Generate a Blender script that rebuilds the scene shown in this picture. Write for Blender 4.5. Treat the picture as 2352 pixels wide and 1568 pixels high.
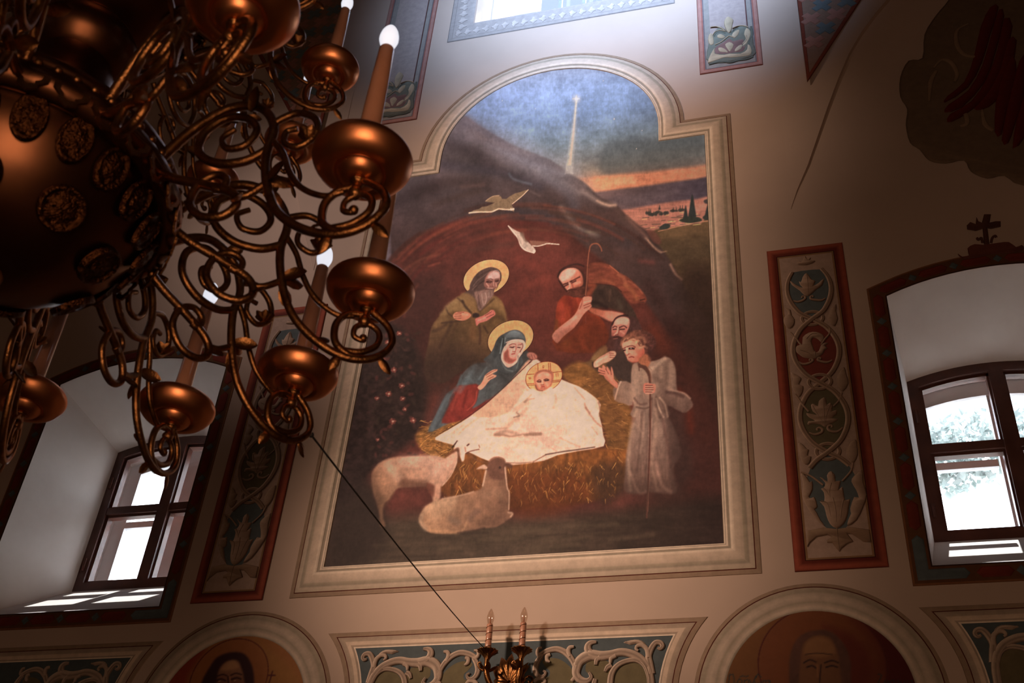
import bpy, bmesh, math, random
import numpy as np
from mathutils import Vector, Matrix
from mathutils.geometry import tessellate_polygon

for o in list(bpy.data.objects):
    bpy.data.objects.remove(o)
SC = bpy.context.scene
COL = SC.collection
PI = math.pi
random.seed(7)

# ------------------------------------------------------------------ camera
CAM = np.array([1.341, -4.5, 1.6])
RIGHT = np.array([0.96491293, 0.25276001, 0.07110142])
UP = np.array([0.10234394, -0.61142291, 0.78465772])
FWD = np.array([-0.24180313, 0.74984958, 0.61583833])
FPX = 2644.807
cam_data = bpy.data.cameras.new('camera')
cam = bpy.data.objects.new('camera', cam_data)
COL.objects.link(cam)
cam.matrix_world = Matrix(((RIGHT[0], UP[0], -FWD[0], CAM[0]), (RIGHT[1], UP[1], -FWD[1], CAM[1]),
                           (RIGHT[2], UP[2], -FWD[2], CAM[2]), (0, 0, 0, 1)))
cam_data.sensor_width = 36.0
cam_data.lens = FPX / 2352 * 36.0
cam_data.clip_start = 0.05
cam_data.clip_end = 200
cam_data.dof.use_dof = True
cam_data.dof.focus_distance = 6.2
cam_data.dof.aperture_fstop = 13.0
SC.camera = cam

# ------------------------------------------------------------------ exposure, sky, sun, large lights
SC.view_settings.view_transform = 'Standard'
SC.view_settings.look = 'None'
SC.view_settings.exposure = 0.0
SC.view_settings.gamma = 1.0
SC.view_settings.use_curve_mapping = False
SC.cycles.use_denoising = True
SC.cycles.max_bounces = 8
SC.cycles.diffuse_bounces = 4
SC.cycles.transparent_max_bounces = 16
SC.cycles.sample_clamp_indirect = 3.0
SC.cycles.caustics_reflective = False
SC.cycles.caustics_refractive = False

world = bpy.data.worlds.new('sky')
SC.world = world
world.use_nodes = True
wn, wl = world.node_tree.nodes, world.node_tree.links
wn.clear()
w_out = wn.new('ShaderNodeOutputWorld')
w_bg = wn.new('ShaderNodeBackground')
w_tc = wn.new('ShaderNodeTexCoord')
w_sep = wn.new('ShaderNodeSeparateXYZ')
w_ramp = wn.new('ShaderNodeValToRGB')
_e = w_ramp.color_ramp.elements
_e[0].position, _e[0].color = 0.0, (2.2, 2.15, 2.1, 1)
_e[1].position, _e[1].color = 1.0, (0.21, 0.27, 0.38, 1)
for _p, _c in ((0.515, (2.0, 2.05, 2.15, 1)), (0.565, (0.150, 0.170, 0.212, 1))):     # bright haze low down, clear above
    _q = _e.new(_p)
    _q.color = _c
w_bg.inputs[1].default_value = 4.5
wl.new(w_tc.outputs['Generated'], w_sep.inputs[0])
wl.new(w_sep.outputs[2], w_ramp.inputs[0])
wl.new(w_ramp.outputs[0], w_bg.inputs[0])
wl.new(w_bg.outputs[0], w_out.inputs[0])


def light(name, kind, loc, target, energy, color, **kw):
    d = bpy.data.lights.new(name, kind)
    d.energy = energy
    d.color = color
    for k, v in kw.items():
        setattr(d, k, v)
    o = bpy.data.objects.new(name, d)
    COL.objects.link(o)
    o.location = loc
    o.rotation_euler = (Vector(target) - Vector(loc)).to_track_quat('-Z', 'Y').to_euler()
    return o


# the sun stands behind the painted wall and only strikes the window sills
light('sun', 'SUN', (1.2, 8, 14.5), (0, 0, 0), 19.0, (1.0, 0.95, 0.88), angle=0.009)
# added warm spots, front left and unseen, shaping the light pool on the mural
for _x, _z, _w in ((0.2, 6.7, 2300), (0.05, 5.45, 2000), (0.02, 4.1, 2700)):
    light('added_wall_spot', 'SPOT', (-4.2, -7.6, _z + 0.8), (_x, 0, _z), _w, (1.0, 0.69, 0.50),
          spot_size=math.radians(15.6), spot_blend=1.0, shadow_soft_size=0.4)
light('added_wall_spot', 'SPOT', (-4.2, -7.6, 7.6), (-1.35, 0, 6.3), 850, (1.0, 0.78, 0.70),
      spot_size=math.radians(19), spot_blend=1.0, shadow_soft_size=0.4)  # added spot lifting the wall behind the chandelier
# added cool spot imitating the high window's haze glow on the wall top
light('added_glow_spot', 'SPOT', (1.6, -6.5, 9.6), (0.38, 0, 8.5), 6900, (0.48, 0.67, 1.0),
      spot_size=math.radians(26), spot_blend=1.0, shadow_soft_size=0.5)
# added warm area lamp behind the camera, for highlights on the copper cups
light('added_warm_fill', 'AREA', (1.9, -6.2, 1.15), (0.9, -3.4, 2.7), 42, (1.0, 0.62, 0.38), size=1.4)
# ------------------------------------------------------------------ helpers
def lin(c):
    c = np.asarray(c, float) / 255.0
    return np.where(c <= 0.04045, c / 12.92, ((c + 0.055) / 1.055) ** 2.4)


def P(x, y, d=0.0):
    """point of the plane y = d (the painted wall is y = 0) sighted at image pixel x, y"""
    v = RIGHT * ((x - 1176) / FPX) - UP * ((y - 784) / FPX) + FWD
    t = (d - CAM[1]) / v[1]
    q = CAM + v * t
    return (q[0], q[2])


def sight(X, Z, d=0.0):
    """inverse of P for arrays"""
    dx, dy, dz = X - CAM[0], d - CAM[1], Z - CAM[2]
    k = dx * FWD[0] + dy * FWD[1] + dz * FWD[2]
    return (1176 + FPX * (dx * RIGHT[0] + dy * RIGHT[1] + dz * RIGHT[2]) / k,
            784 - FPX * (dx * UP[0] + dy * UP[1] + dz * UP[2]) / k)


def frame(x0, y0, k):
    """reader for coordinates read off an enlarged image crop: returns list of image pixel points"""
    def f(s):
        v = [float(t) for t in s.replace(',', ' ').split()]
        return [(x0 + v[i] / k, y0 + v[i + 1] / k) for i in range(0, len(v), 2)]
    return f


def spline(pts, n=6, closed=False):
    """Catmull-Rom through 2-D or 3-D points"""
    p = [np.asarray(q, float) for q in pts]
    m = len(p)
    out = []
    for i in range(m if closed else m - 1):
        if closed:
            a, b, c, d = p[i - 1], p[i], p[(i + 1) % m], p[(i + 2) % m]
        else:
            a, b, c = p[max(i - 1, 0)], p[i], p[i + 1]
            d = p[min(i + 2, m - 1)]
        for j in range(n):
            t = j / n
            out.append(0.5 * (2 * b + (c - a) * t + (2 * a - 5 * b + 4 * c - d) * t * t + (3 * b - a - 3 * c + d) * t ** 3))
    if not closed:
        out.append(p[-1])
    return out


def tag(o, label=None, cat=None, group=None, kind=None):
    if label: o['label'] = label
    if cat: o['category'] = cat
    if group: o['group'] = group
    if kind: o['kind'] = kind
    return o


def empty(name, loc=(0, 0, 0), rz=0.0, parent=None):
    o = bpy.data.objects.new(name, None)
    COL.objects.link(o)
    o.location = loc
    o.rotation_euler = (0, 0, rz)
    if parent is not None:
        o.parent = parent
    return o


def mesh(name, verts, faces, mat, parent=None, cols=None, smooth=False):
    me = bpy.data.meshes.new(name)
    me.from_pydata([tuple(map(float, v)) for v in verts], [], [tuple(f) for f in faces])
    me.materials.append(mat)
    if cols is not None:
        a = me.color_attributes.new('Col', 'FLOAT_COLOR', 'POINT')
        c = np.ones((len(verts), 4), np.float32)
        c[:, :3] = cols
        a.data.foreach_set('color', c.ravel())
    if smooth:
        me.polygons.foreach_set('use_smooth', [True] * len(me.polygons))
    me.update()
    o = bpy.data.objects.new(name, me)
    COL.objects.link(o)
    if parent is not None:
        o.parent = parent
    return o


def share(src, name, parent, loc=None, rot=None, scale=None):
    """another object on the same mesh"""
    o = src.copy()
    o.name = name
    COL.objects.link(o)
    o.parent = parent
    if loc is not None: o.location = loc
    if rot is not None: o.rotation_euler = rot
    if scale is not None: o.scale = scale
    return o


def copy_tree(o, parent=None):
    c = o.copy()
    COL.objects.link(c)
    c.parent = parent
    for ch in list(o.children):
        copy_tree(ch, c)
    return c


def box(x0, x1, y0, y1, z0, z1):
    v = [(x, y, z) for x in (x0, x1) for y in (y0, y1) for z in (z0, z1)]
    f = [(0, 1, 3, 2), (4, 6, 7, 5), (0, 4, 5, 1), (2, 3, 7, 6), (0, 2, 6, 4), (1, 5, 7, 3)]
    return v, f


def join(parts):
    V, F = [], []
    for v, f in parts:
        b = len(V)
        V += list(v)
        F += [tuple(i + b for i in q) for q in f]
    return V, F


def lathe(profile, seg=40, cx=0.0, cy=0.0):
    V, F = [], []
    n = len(profile)
    for r, z in profile:
        for k in range(seg):
            a = 2 * PI * k / seg
            V.append((cx + r * math.cos(a), cy + r * math.sin(a), z))
    for i in range(n - 1):
        for k in range(seg):
            k2 = (k + 1) % seg
            F.append((i * seg + k, i * seg + k2, (i + 1) * seg + k2, (i + 1) * seg + k))
    return V, F


def tube(pts, rad, seg=8, taper=None, flat=1.0):
    """tube along 3-D points; rad a number or list; flat squashes the section along its second axis"""
    p = [np.asarray(q, float) for q in pts]
    n = len(p)
    rr = [rad] * n if np.isscalar(rad) else list(np.interp(np.linspace(0, 1, n), np.linspace(0, 1, len(rad)), rad))
    if taper: rr = [r * (1 - (1 - taper) * i / (n - 1)) for i, r in enumerate(rr)]
    V, F = [], []
    up = None
    for i in range(n):
        t = p[min(i + 1, n - 1)] - p[max(i - 1, 0)]
        t = t / (np.linalg.norm(t) + 1e-12)
        if up is None:
            up = np.cross(t, (0, 1, 0))
            if np.linalg.norm(up) < 0.1: up = np.cross(t, (1, 0, 0))
        up = up - t * (up @ t)
        up = up / (np.linalg.norm(up) + 1e-12)
        s = np.cross(t, up)
        for k in range(seg):
            a = 2 * PI * k / seg
            V.append(p[i] + rr[i] * (math.cos(a) * up + flat * math.sin(a) * s))
    for i in range(n - 1):
        for k in range(seg):
            k2 = (k + 1) % seg
            F.append((i * seg + k, i * seg + k2, (i + 1) * seg + k2, (i + 1) * seg + k))
    F.append(tuple(range(seg))[::-1])
    F.append(tuple((n - 1) * seg + k for k in range(seg)))
    return V, F


def ball(c, r, seg=10, rings=7, sz=1.0):
    prof = [(max(1e-4, r * math.sin(PI * i / rings)), c[2] - sz * r * math.cos(PI * i / rings)) for i in range(rings + 1)]
    return lathe(prof, seg, c[0], c[1])


def prism(poly, y0, y1):
    """solid plate: polygon (x, z) between y0 (front) and y1"""
    n = len(poly)
    V = [(x, y0, z) for x, z in poly] + [(x, y1, z) for x, z in poly]
    tris = tessellate_polygon([[Vector((x, z, 0)) for x, z in poly]])
    F = [tuple(t) for t in tris] + [tuple(i + n for i in t[::-1]) for t in tris]
    F += [(i, (i + 1) % n, n + (i + 1) % n, n + i) for i in range(n)]
    return V, F


def offset_path(pts, d, closed=True):
    """mitred parallel of a polygon; positive d grows a counter-clockwise outline"""
    p = np.asarray(pts, float)
    n = len(p)
    out = []
    for i in range(n):
        if closed or 0 < i < n - 1:
            a, b, c = p[i - 1], p[i], p[(i + 1) % n]
            e0, e1 = b - a, c - b
        elif i == 0:
            b = p[0]; e0 = e1 = p[1] - p[0]
        else:
            b = p[-1]; e0 = e1 = p[-1] - p[-2]
        e0 = e0 / (np.linalg.norm(e0) + 1e-12)
        e1 = e1 / (np.linalg.norm(e1) + 1e-12)
        n0, n1 = np.array((e0[1], -e0[0])), np.array((e1[1], -e1[0]))
        m = n0 + n1
        k = 1 + n0 @ n1
        out.append(b + d * m / max(k, 0.25))
    return out


def petal(c, d, L, w, n=(0, 1, 0), bend=.3):
    """small cupped leaf: base c, direction d, length L, half width w"""
    c, d, n = np.array(c, float), np.array(d, float), np.array(n, float)
    d /= np.linalg.norm(d)
    s = np.cross(d, n); s /= np.linalg.norm(s)
    n = np.cross(s, d)
    V, F = [], []
    prof = [(0, .25), (.25, .8), (.5, 1), (.75, .8), (.92, .35), (1, .02)]
    for t, k in prof:
        m = c + d * L * t + n * bend * L * t * t
        for u, h in ((-1, .3), (-.5, .0), (0, -.12), (.5, 0), (1, .3)):
            V.append(m + s * w * k * u + n * w * k * h)
    for i in range(len(prof) - 1):
        for j in range(4):
            F.append((i * 5 + j, i * 5 + j + 1, (i + 1) * 5 + j + 1, (i + 1) * 5 + j))
    off = len(V)
    V2 = [v + n * 0.0012 for v in V]
    return V + V2, F + [tuple(i + off for i in q[::-1]) for q in F]


# ------------------------------------------------------------------ materials
def new_mat(name):
    m = bpy.data.materials.new(name)
    m.use_nodes = True
    nt = m.node_tree
    b = nt.nodes['Principled BSDF']
    return m, nt, b


def noise(nt, scale, detail=4, rough=0.6, coord='Object'):
    tc = nt.nodes.new('ShaderNodeTexCoord')
    n = nt.nodes.new('ShaderNodeTexNoise')
    n.inputs['Scale'].default_value = scale
    n.inputs['Detail'].default_value = detail
    n.inputs['Roughness'].default_value = rough
    nt.links.new(tc.outputs[coord], n.inputs['Vector'])
    return n


def bump(nt, b, src, strength, dist=0.01):
    bp = nt.nodes.new('ShaderNodeBump')
    bp.inputs['Strength'].default_value = strength
    bp.inputs['Distance'].default_value = dist
    nt.links.new(src, bp.inputs['Height'])
    nt.links.new(bp.outputs[0], b.inputs['Normal'])


def mottled(name, c0, c1, scale, rough=0.8, metallic=0.0, bstr=0.15, bscale=90, bdist=0.004):
    m, nt, b = new_mat(name)
    n = noise(nt, scale)
    r = nt.nodes.new('ShaderNodeValToRGB')
    r.color_ramp.elements[0].position = 0.3
    r.color_ramp.elements[1].position = 0.7
    r.color_ramp.elements[0].color = (*c0, 1)
    r.color_ramp.elements[1].color = (*c1, 1)
    nt.links.new(n.outputs[0], r.inputs[0])
    nt.links.new(r.outputs[0], b.inputs['Base Color'])
    b.inputs['Roughness'].default_value = rough
    b.inputs['Metallic'].default_value = metallic
    if bstr:
        bump(nt, b, noise(nt, bscale, 3).outputs[0], bstr, bdist)
    return m


def painted(name, rough=0.75, bstr=0.12, bscale=120.0, var=0.12):
    """lime paint whose colour is stored per vertex, with brushy unevenness"""
    m, nt, b = new_mat(name)
    a = nt.nodes.new('ShaderNodeAttribute')
    a.attribute_name = 'Col'
    n = noise(nt, 26, 5, 0.65)
    mr = nt.nodes.new('ShaderNodeMapRange')
    mr.inputs[1].default_value = 0.3
    mr.inputs[2].default_value = 0.7
    mr.inputs[3].default_value = 1 - var
    mr.inputs[4].default_value = 1 + var
    mx = nt.nodes.new('ShaderNodeVectorMath')
    mx.operation = 'SCALE'
    nt.links.new(n.outputs[0], mr.inputs[0])
    nt.links.new(a.outputs['Color'], mx.inputs[0])
    nt.links.new(mr.outputs[0], mx.inputs['Scale'])
    nt.links.new(mx.outputs[0], b.inputs['Base Color'])
    b.inputs['Roughness'].default_value = rough
    b.inputs['Specular IOR Level'].default_value = 0.25
    bump(nt, b, noise(nt, bscale, 3).outputs[0], bstr, 0.003)
    return m


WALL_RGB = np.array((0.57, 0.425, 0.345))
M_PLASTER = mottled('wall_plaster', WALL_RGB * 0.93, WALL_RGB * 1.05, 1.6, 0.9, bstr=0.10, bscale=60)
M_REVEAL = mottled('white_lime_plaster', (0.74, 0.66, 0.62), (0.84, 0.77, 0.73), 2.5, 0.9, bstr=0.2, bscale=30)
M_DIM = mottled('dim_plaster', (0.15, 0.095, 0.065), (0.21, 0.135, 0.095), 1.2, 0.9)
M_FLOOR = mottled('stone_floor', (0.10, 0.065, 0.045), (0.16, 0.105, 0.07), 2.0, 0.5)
M_PAINT = painted('painted_ornament')
M_MURAL = painted('mural_paint', 0.62, 0.16, 160, 0.07)
M_WOOD = mottled('brown_varnished_wood', (0.060, 0.018, 0.012), (0.115, 0.036, 0.022), 9, 0.42, bstr=0.1, bscale=40)
M_WHITEWOOD = mottled('white_painted_wood', (0.72, 0.73, 0.76), (0.84, 0.85, 0.88), 6, 0.5)
M_COPPER = mottled('copper_gilt', (0.60, 0.215, 0.09), (0.72, 0.28, 0.12), 14, 0.36, 1.0, 0.03, 50)
M_BRASS = mottled('old_brass', (0.17, 0.068, 0.026), (0.38, 0.17, 0.062), 60, 0.36, 1.0, 0.35, 240, 0.003)
M_BODY = mottled('dark_brass', (0.12, 0.046, 0.022), (0.19, 0.075, 0.036), 8, 0.34, 1.0, 0.03, 40)
M_EMBOSS = mottled('embossed_brass', (0.04, 0.014, 0.006), (0.14, 0.05, 0.018), 120, 0.38, 1.0, 0.9, 160, 0.006)
M_GILT = mottled('gilt_bronze', (0.20, 0.082, 0.028), (0.42, 0.19, 0.068), 70, 0.30, 1.0, 0.4, 200, 0.003)
M_CABLE = mottled('black_cable', (0.008, 0.007, 0.007), (0.014, 0.012, 0.012), 10, 0.6, bstr=0)
M_IRON = mottled('window_grille', (0.28, 0.30, 0.42), (0.36, 0.38, 0.50), 20, 0.6)
M_LEAF = mottled('sunlit_leaves', (0.12, 0.16, 0.18), (0.44, 0.48, 0.47), 1.3, 0.6, bstr=0)
M_LEAF.node_tree.nodes['Principled BSDF'].inputs['Subsurface Weight'].default_value = 0.0
_nt = M_LEAF.node_tree
_tr, _mx = _nt.nodes.new('ShaderNodeBsdfTranslucent'), _nt.nodes.new('ShaderNodeMixShader')
_tr.inputs[0].default_value = (0.19, 0.25, 0.24, 1)
_nt.links.new(_nt.nodes['Principled BSDF'].outputs[0], _mx.inputs[1])
_nt.links.new(_tr.outputs[0], _mx.inputs[2])
_nt.links.new(_mx.outputs[0], _nt.nodes['Material Output'].inputs[0])
_mx.inputs[0].default_value = 0.55
M_BARK = mottled('bark', (0.10, 0.07, 0.05), (0.18, 0.13, 0.09), 12, 0.9)
M_RENDER = mottled('white_rendered_house', (0.80, 0.80, 0.80), (0.88, 0.88, 0.88), 2, 0.9)
M_ROOF = mottled('grey_roof', (0.35, 0.36, 0.38), (0.45, 0.46, 0.48), 9, 0.8)
M_YARD = mottled('pale_paving', (0.62, 0.60, 0.56), (0.72, 0.70, 0.66), 1, 0.9)


def glass(name, tint=(0.97, 0.985, 1.0), refl=0.05, graze=0.35):
    m, nt, b = new_mat(name)
    nt.nodes.remove(b)
    out = nt.nodes['Material Output']
    t = nt.nodes.new('ShaderNodeBsdfTransparent')
    t.inputs[0].default_value = (*tint, 1)
    g = nt.nodes.new('ShaderNodeBsdfGlossy')
    g.inputs['Roughness'].default_value = 0.03
    lw = nt.nodes.new('ShaderNodeLayerWeight')
    lw.inputs[0].default_value = 0.25
    mp = nt.nodes.new('ShaderNodeMapRange')
    mp.inputs[3].default_value = refl
    mp.inputs[4].default_value = graze
    mix = nt.nodes.new('ShaderNodeMixShader')
    nt.links.new(lw.outputs['Facing'], mp.inputs[0])
    nt.links.new(mp.outputs[0], mix.inputs[0])
    nt.links.new(t.outputs[0], mix.inputs[1])
    nt.links.new(g.outputs[0], mix.inputs[2])
    nt.links.new(mix.outputs[0], out.inputs[0])
    return m


M_GLASS = glass('window_glass')
M_CLEAR = glass('clear_bulb_glass', (0.93, 0.86, 0.80), 0.10)

M_SLEEVE, _nt, _b = new_mat('candle_sleeve')
_n = noise(_nt, 18)
_r = _nt.nodes.new('ShaderNodeValToRGB')
_r.color_ramp.elements[0].color = (0.42, 0.17, 0.10, 1)
_r.color_ramp.elements[1].color = (0.62, 0.30, 0.19, 1)
_nt.links.new(_n.outputs[0], _r.inputs[0])
_nt.links.new(_r.outputs[0], _b.inputs['Base Color'])
_b.inputs['Roughness'].default_value = 0.45
_b.inputs['Coat Weight'].default_value = 1.0
_b.inputs['Coat Roughness'].default_value = 0.05

M_BULB, _nt, _b = new_mat('opal_bulb')
_b.inputs['Base Color'].default_value = (0.85, 0.87, 0.92, 1)
_b.inputs['Roughness'].default_value = 0.25
_b.inputs['Emission Color'].default_value = (0.88, 0.90, 1.0, 1)
_n = noise(_nt, 30, 2)
_mr = _nt.nodes.new('ShaderNodeMapRange')
_mr.inputs[3].default_value = 0.75
_mr.inputs[4].default_value = 0.95
_nt.links.new(_n.outputs[0], _mr.inputs[0])
_nt.links.new(_mr.outputs[0], _b.inputs['Emission Strength'])
# ------------------------------------------------------------------ the setting: painted wall with openings, reveals, windows, room
AX = 0.0                       # the wall is symmetrical about x = 0
W_OUT = dict(x0=1.765, x1=2.825, z0=3.89, zs=5.33, za=5.447)     # side window, mouth of the reveal
W_IN = dict(x0=1.838, x1=2.685, z0=4.26, zs=5.17, za=5.245)      # side window, where the frame sits
Y_IN = 0.50


def arch_outline(d, n=14, side=1):
    """counter-clockwise outline seen from the room (x right, z up)"""
    x0, x1 = (d['x0'], d['x1']) if side > 0 else (-d['x1'], -d['x0'])
    xm, hw, rise = (x0 + x1) / 2, (x1 - x0) / 2, d['za'] - d['zs']
    R = (hw * hw + rise * rise) / (2 * rise)
    a = math.asin(hw / R)
    pts = [(x0, d['z0']), (x1, d['z0'])]
    for i in range(n + 1):
        t = a - 2 * a * i / n
        pts.append((xm + R * math.sin(t), d['za'] - R + R * math.cos(t)))
    return pts


TOPWIN = [(-0.582, 8.108), (0.60, 8.108), (0.60, 9.55), (-0.582, 9.55)]


def holed_wall(name, outline, holes, y, mat):
    bm = bmesh.new()
    for loop in [outline] + holes:
        vs = [bm.verts.new((x, y, z)) for x, z in loop]
        for i in range(len(vs)):
            bm.edges.new((vs[i], vs[(i + 1) % len(vs)]))
    bmesh.ops.triangle_fill(bm, use_beauty=True, use_dissolve=False, edges=bm.edges[:])
    me = bpy.data.meshes.new(name)
    bm.to_mesh(me)
    bm.free()
    me.materials.append(mat)
    o = bpy.data.objects.new(name, me)
    COL.objects.link(o)
    tag(o, kind='structure')
    return o


OUT_L, OUT_R = arch_outline(W_OUT, side=-1), arch_outline(W_OUT, side=1)
holed_wall('wall_front', [(-5.2, 0), (5.2, 0), (5.2, 10.6), (-5.2, 10.6)], [OUT_L, OUT_R, TOPWIN], 0.0, M_PLASTER)
holed_wall('wall_outer', [(-5.2, 0), (5.2, 0), (5.2, 10.6), (-5.2, 10.6)],
           [arch_outline(W_IN, side=-1), arch_outline(W_IN, side=1), TOPWIN], 0.74, M_RENDER)


def simple(name, verts, faces, mat):
    return tag(mesh(name, verts, faces, mat), kind='structure')


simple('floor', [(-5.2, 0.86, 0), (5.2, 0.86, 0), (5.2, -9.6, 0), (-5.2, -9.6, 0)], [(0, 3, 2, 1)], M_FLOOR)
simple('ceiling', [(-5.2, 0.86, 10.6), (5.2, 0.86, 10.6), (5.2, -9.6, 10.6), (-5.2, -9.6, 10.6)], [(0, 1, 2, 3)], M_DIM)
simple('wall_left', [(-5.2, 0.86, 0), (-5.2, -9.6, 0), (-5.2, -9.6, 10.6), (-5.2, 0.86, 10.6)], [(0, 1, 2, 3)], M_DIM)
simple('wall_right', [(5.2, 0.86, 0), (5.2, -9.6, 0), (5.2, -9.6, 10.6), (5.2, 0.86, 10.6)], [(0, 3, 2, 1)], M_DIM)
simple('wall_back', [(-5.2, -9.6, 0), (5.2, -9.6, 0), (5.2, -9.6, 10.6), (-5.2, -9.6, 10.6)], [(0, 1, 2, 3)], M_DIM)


def loft(a, ya, b, yb, close=True):
    n = len(a)
    V = [(x, ya, z) for x, z in a] + [(x, yb, z) for x, z in b]
    F = [(i, (i + 1) % n, n + (i + 1) % n, n + i) for i in range(n if close else n - 1)]
    return V, F


def ring_solid(outer, inner, y0, y1):
    n = len(outer)
    V = [(x, y0, z) for x, z in outer] + [(x, y0, z) for x, z in inner] + [(x, y1, z) for x, z in inner] + [(x, y1, z) for x, z in outer]
    F = []
    for i in range(n):
        j = (i + 1) % n
        for k in range(4):
            k2 = (k + 1) % 4
            F.append((k * n + i, k * n + j, k2 * n + j, k2 * n + i))
    return V, F


def clip_rect(poly, x0, x1, z0, z1):
    """Sutherland-Hodgman clip of an outline to a rectangle"""
    def cut(pts, inside, inter):
        out = []
        for i in range(len(pts)):
            a, b = pts[i - 1], pts[i]
            if inside(b):
                if not inside(a): out.append(inter(a, b))
                out.append(b)
            elif inside(a):
                out.append(inter(a, b))
        return out
    def ix(x): return lambda a, b: (x, a[1] + (b[1] - a[1]) * (x - a[0]) / (b[0] - a[0]))
    def iz(z): return lambda a, b: (a[0] + (b[0] - a[0]) * (z - a[1]) / (b[1] - a[1]), z)
    poly = cut(poly, lambda q: q[0] >= x0, ix(x0))
    poly = cut(poly, lambda q: q[0] <= x1, ix(x1))
    poly = cut(poly, lambda q: q[1] >= z0, iz(z0))
    poly = cut(poly, lambda q: q[1] <= z1, iz(z1))
    return poly


def side_window(name, side, label):
    root = empty(name)
    tag(root, label, 'window', kind='structure')
    out, inn = arch_outline(W_OUT, side=side), arch_outline(W_IN, side=side)
    n = len(out)
    # sill, jambs and arched soffit of the splayed reveal
    def strip(nm, idx):
        V = [(out[i][0], 0, out[i][1]) for i in idx] + [(inn[i][0], Y_IN, inn[i][1]) for i in idx] \
            + [(inn[i][0], 0.74, inn[i][1]) for i in idx]
        m = len(idx)
        F = [(k * m + i, k * m + i + 1, (k + 1) * m + i + 1, (k + 1) * m + i) for k in (0, 1) for i in range(m - 1)]
        mesh(nm, V, F, M_REVEAL, root)
    strip('sill', [0, 1])
    strip('jamb', [1, 2])
    strip('soffit', list(range(2, n)))
    strip('jamb', [n - 1, 0])
    # brown inner casement
    f0 = inn
    f1 = offset_path(inn, -0.052)
    f2 = offset_path(inn, -0.068)
    v, f = join([ring_solid(f0, f1, Y_IN, Y_IN + 0.075), ring_solid(f1, f2, Y_IN + 0.018, Y_IN + 0.06)])
    mesh('frame', v, f, M_WOOD, root)
    xm = side * 2.262
    zt = 4.765
    mid = f2
    top_z = W_IN['za'] - 0.05
    v, f = join([box(xm - 0.034, xm + 0.034, Y_IN - 0.004, Y_IN + 0.07, W_IN['z0'] + 0.05, top_z),
                 box(xm - 0.044, xm + 0.044, Y_IN + 0.018, Y_IN + 0.06, W_IN['z0'] + 0.05, top_z)])
    mesh('mullion', v, f, M_WOOD, root)
    xa, xb = min(side * 1.87, side * 2.65), max(side * 1.87, side * 2.65)
    for a, b in ((xa, xm - 0.034), (xm + 0.034, xb)):
        v, f = join([box(a, b, Y_IN + 0.004, Y_IN + 0.066, zt - 0.022, zt + 0.022),
                     box(a, b, Y_IN + 0.02, Y_IN + 0.058, zt - 0.036, zt + 0.036)])
        mesh('glazing_bar', v, f, M_WOOD, root)
    for a, b in ((xa - 0.1, xm - 0.04), (xm + 0.04, xb + 0.1)):
        for c, d in ((4.0, zt - 0.03), (zt + 0.03, 6.0)):
            q = clip_rect([tuple(t) for t in f2], a, b, c, d)
            v, f = prism(q, Y_IN + 0.037, Y_IN + 0.041)
            mesh('pane', v, f, M_GLASS, root)
    # hinges on the outer stile
    for hz in (4.42, 4.95):
        hx = side * 1.842 if side > 0 else -2.675
        v, f = lathe([(0.0001, hz - 0.04), (0.008, hz - 0.038), (0.008, hz + 0.038), (0.0001, hz + 0.04)], 8, hx + 0.016, Y_IN - 0.006)
        mesh('hinge', v, f, M_WOOD, root)
    # white outer sash
    g0 = offset_path(inn, -0.004)
    g1 = offset_path(inn, -0.085)
    v, f = ring_solid(g0, g1, 0.66, 0.70)
    s = mesh('outer_sash', v, f, M_WHITEWOOD, root)
    v, f = join([box(xm - 0.04, xm + 0.04, 0.662, 0.698, W_IN['z0'] + 0.08, top_z - 0.03)] +
                [box(a, b, 0.664, 0.696, zt - 0.025, zt + 0.015) for a, b in ((xa, xm - 0.05), (xm + 0.05, xb))])
    mesh('sash_bar', v, f, M_WHITEWOOD, s)
    q = [tuple(t) for t in offset_path(inn, -0.075)]
    v, f = prism(q, 0.679, 0.683)
    mesh('outer_pane', v, f, M_GLASS, s)
    return root


side_window('window_1', -1, 'brown casement window left of the mural in a deep white reveal with sunlit sill')
side_window('window_2', 1, 'brown casement window right of the mural in a deep white reveal, foliage outside')

# high window: only its foot is in the picture
w3 = empty('window_3')
tag(w3, 'high white window with iron bars above the mural arch', 'window', kind='structure')
a, b = TOPWIN, [(x * 0.97, z) for x, z in TOPWIN]
v, f = loft(a, 0.0, b, 0.74)
mesh('reveal', v, f, M_REVEAL, w3)
v, f = join([box(-0.575, 0.59, 0.28, 0.35, 8.02, 8.15), box(-0.40, -0.235, 0.26, 0.36, 8.05, 9.6),
             box(0.42, 0.59, 0.28, 0.35, 8.05, 9.6), box(-0.58, -0.55, 0.28, 0.35, 8.05, 9.6)])
mesh('frame', v, f, M_WHITEWOOD, w3)
for xb in (-0.046, 0.125, 0.295):
    v, f = box(xb - 0.012, xb + 0.012, 0.20, 0.225, 8.1, 9.6)
    mesh('grille_bar', v, f, M_IRON, w3)
v, f = prism([(-0.575, 8.1), (0.59, 8.1), (0.59, 9.6), (-0.575, 9.6)], 0.312, 0.317)
mesh('pane', v, f, M_GLASS, w3)


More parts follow.
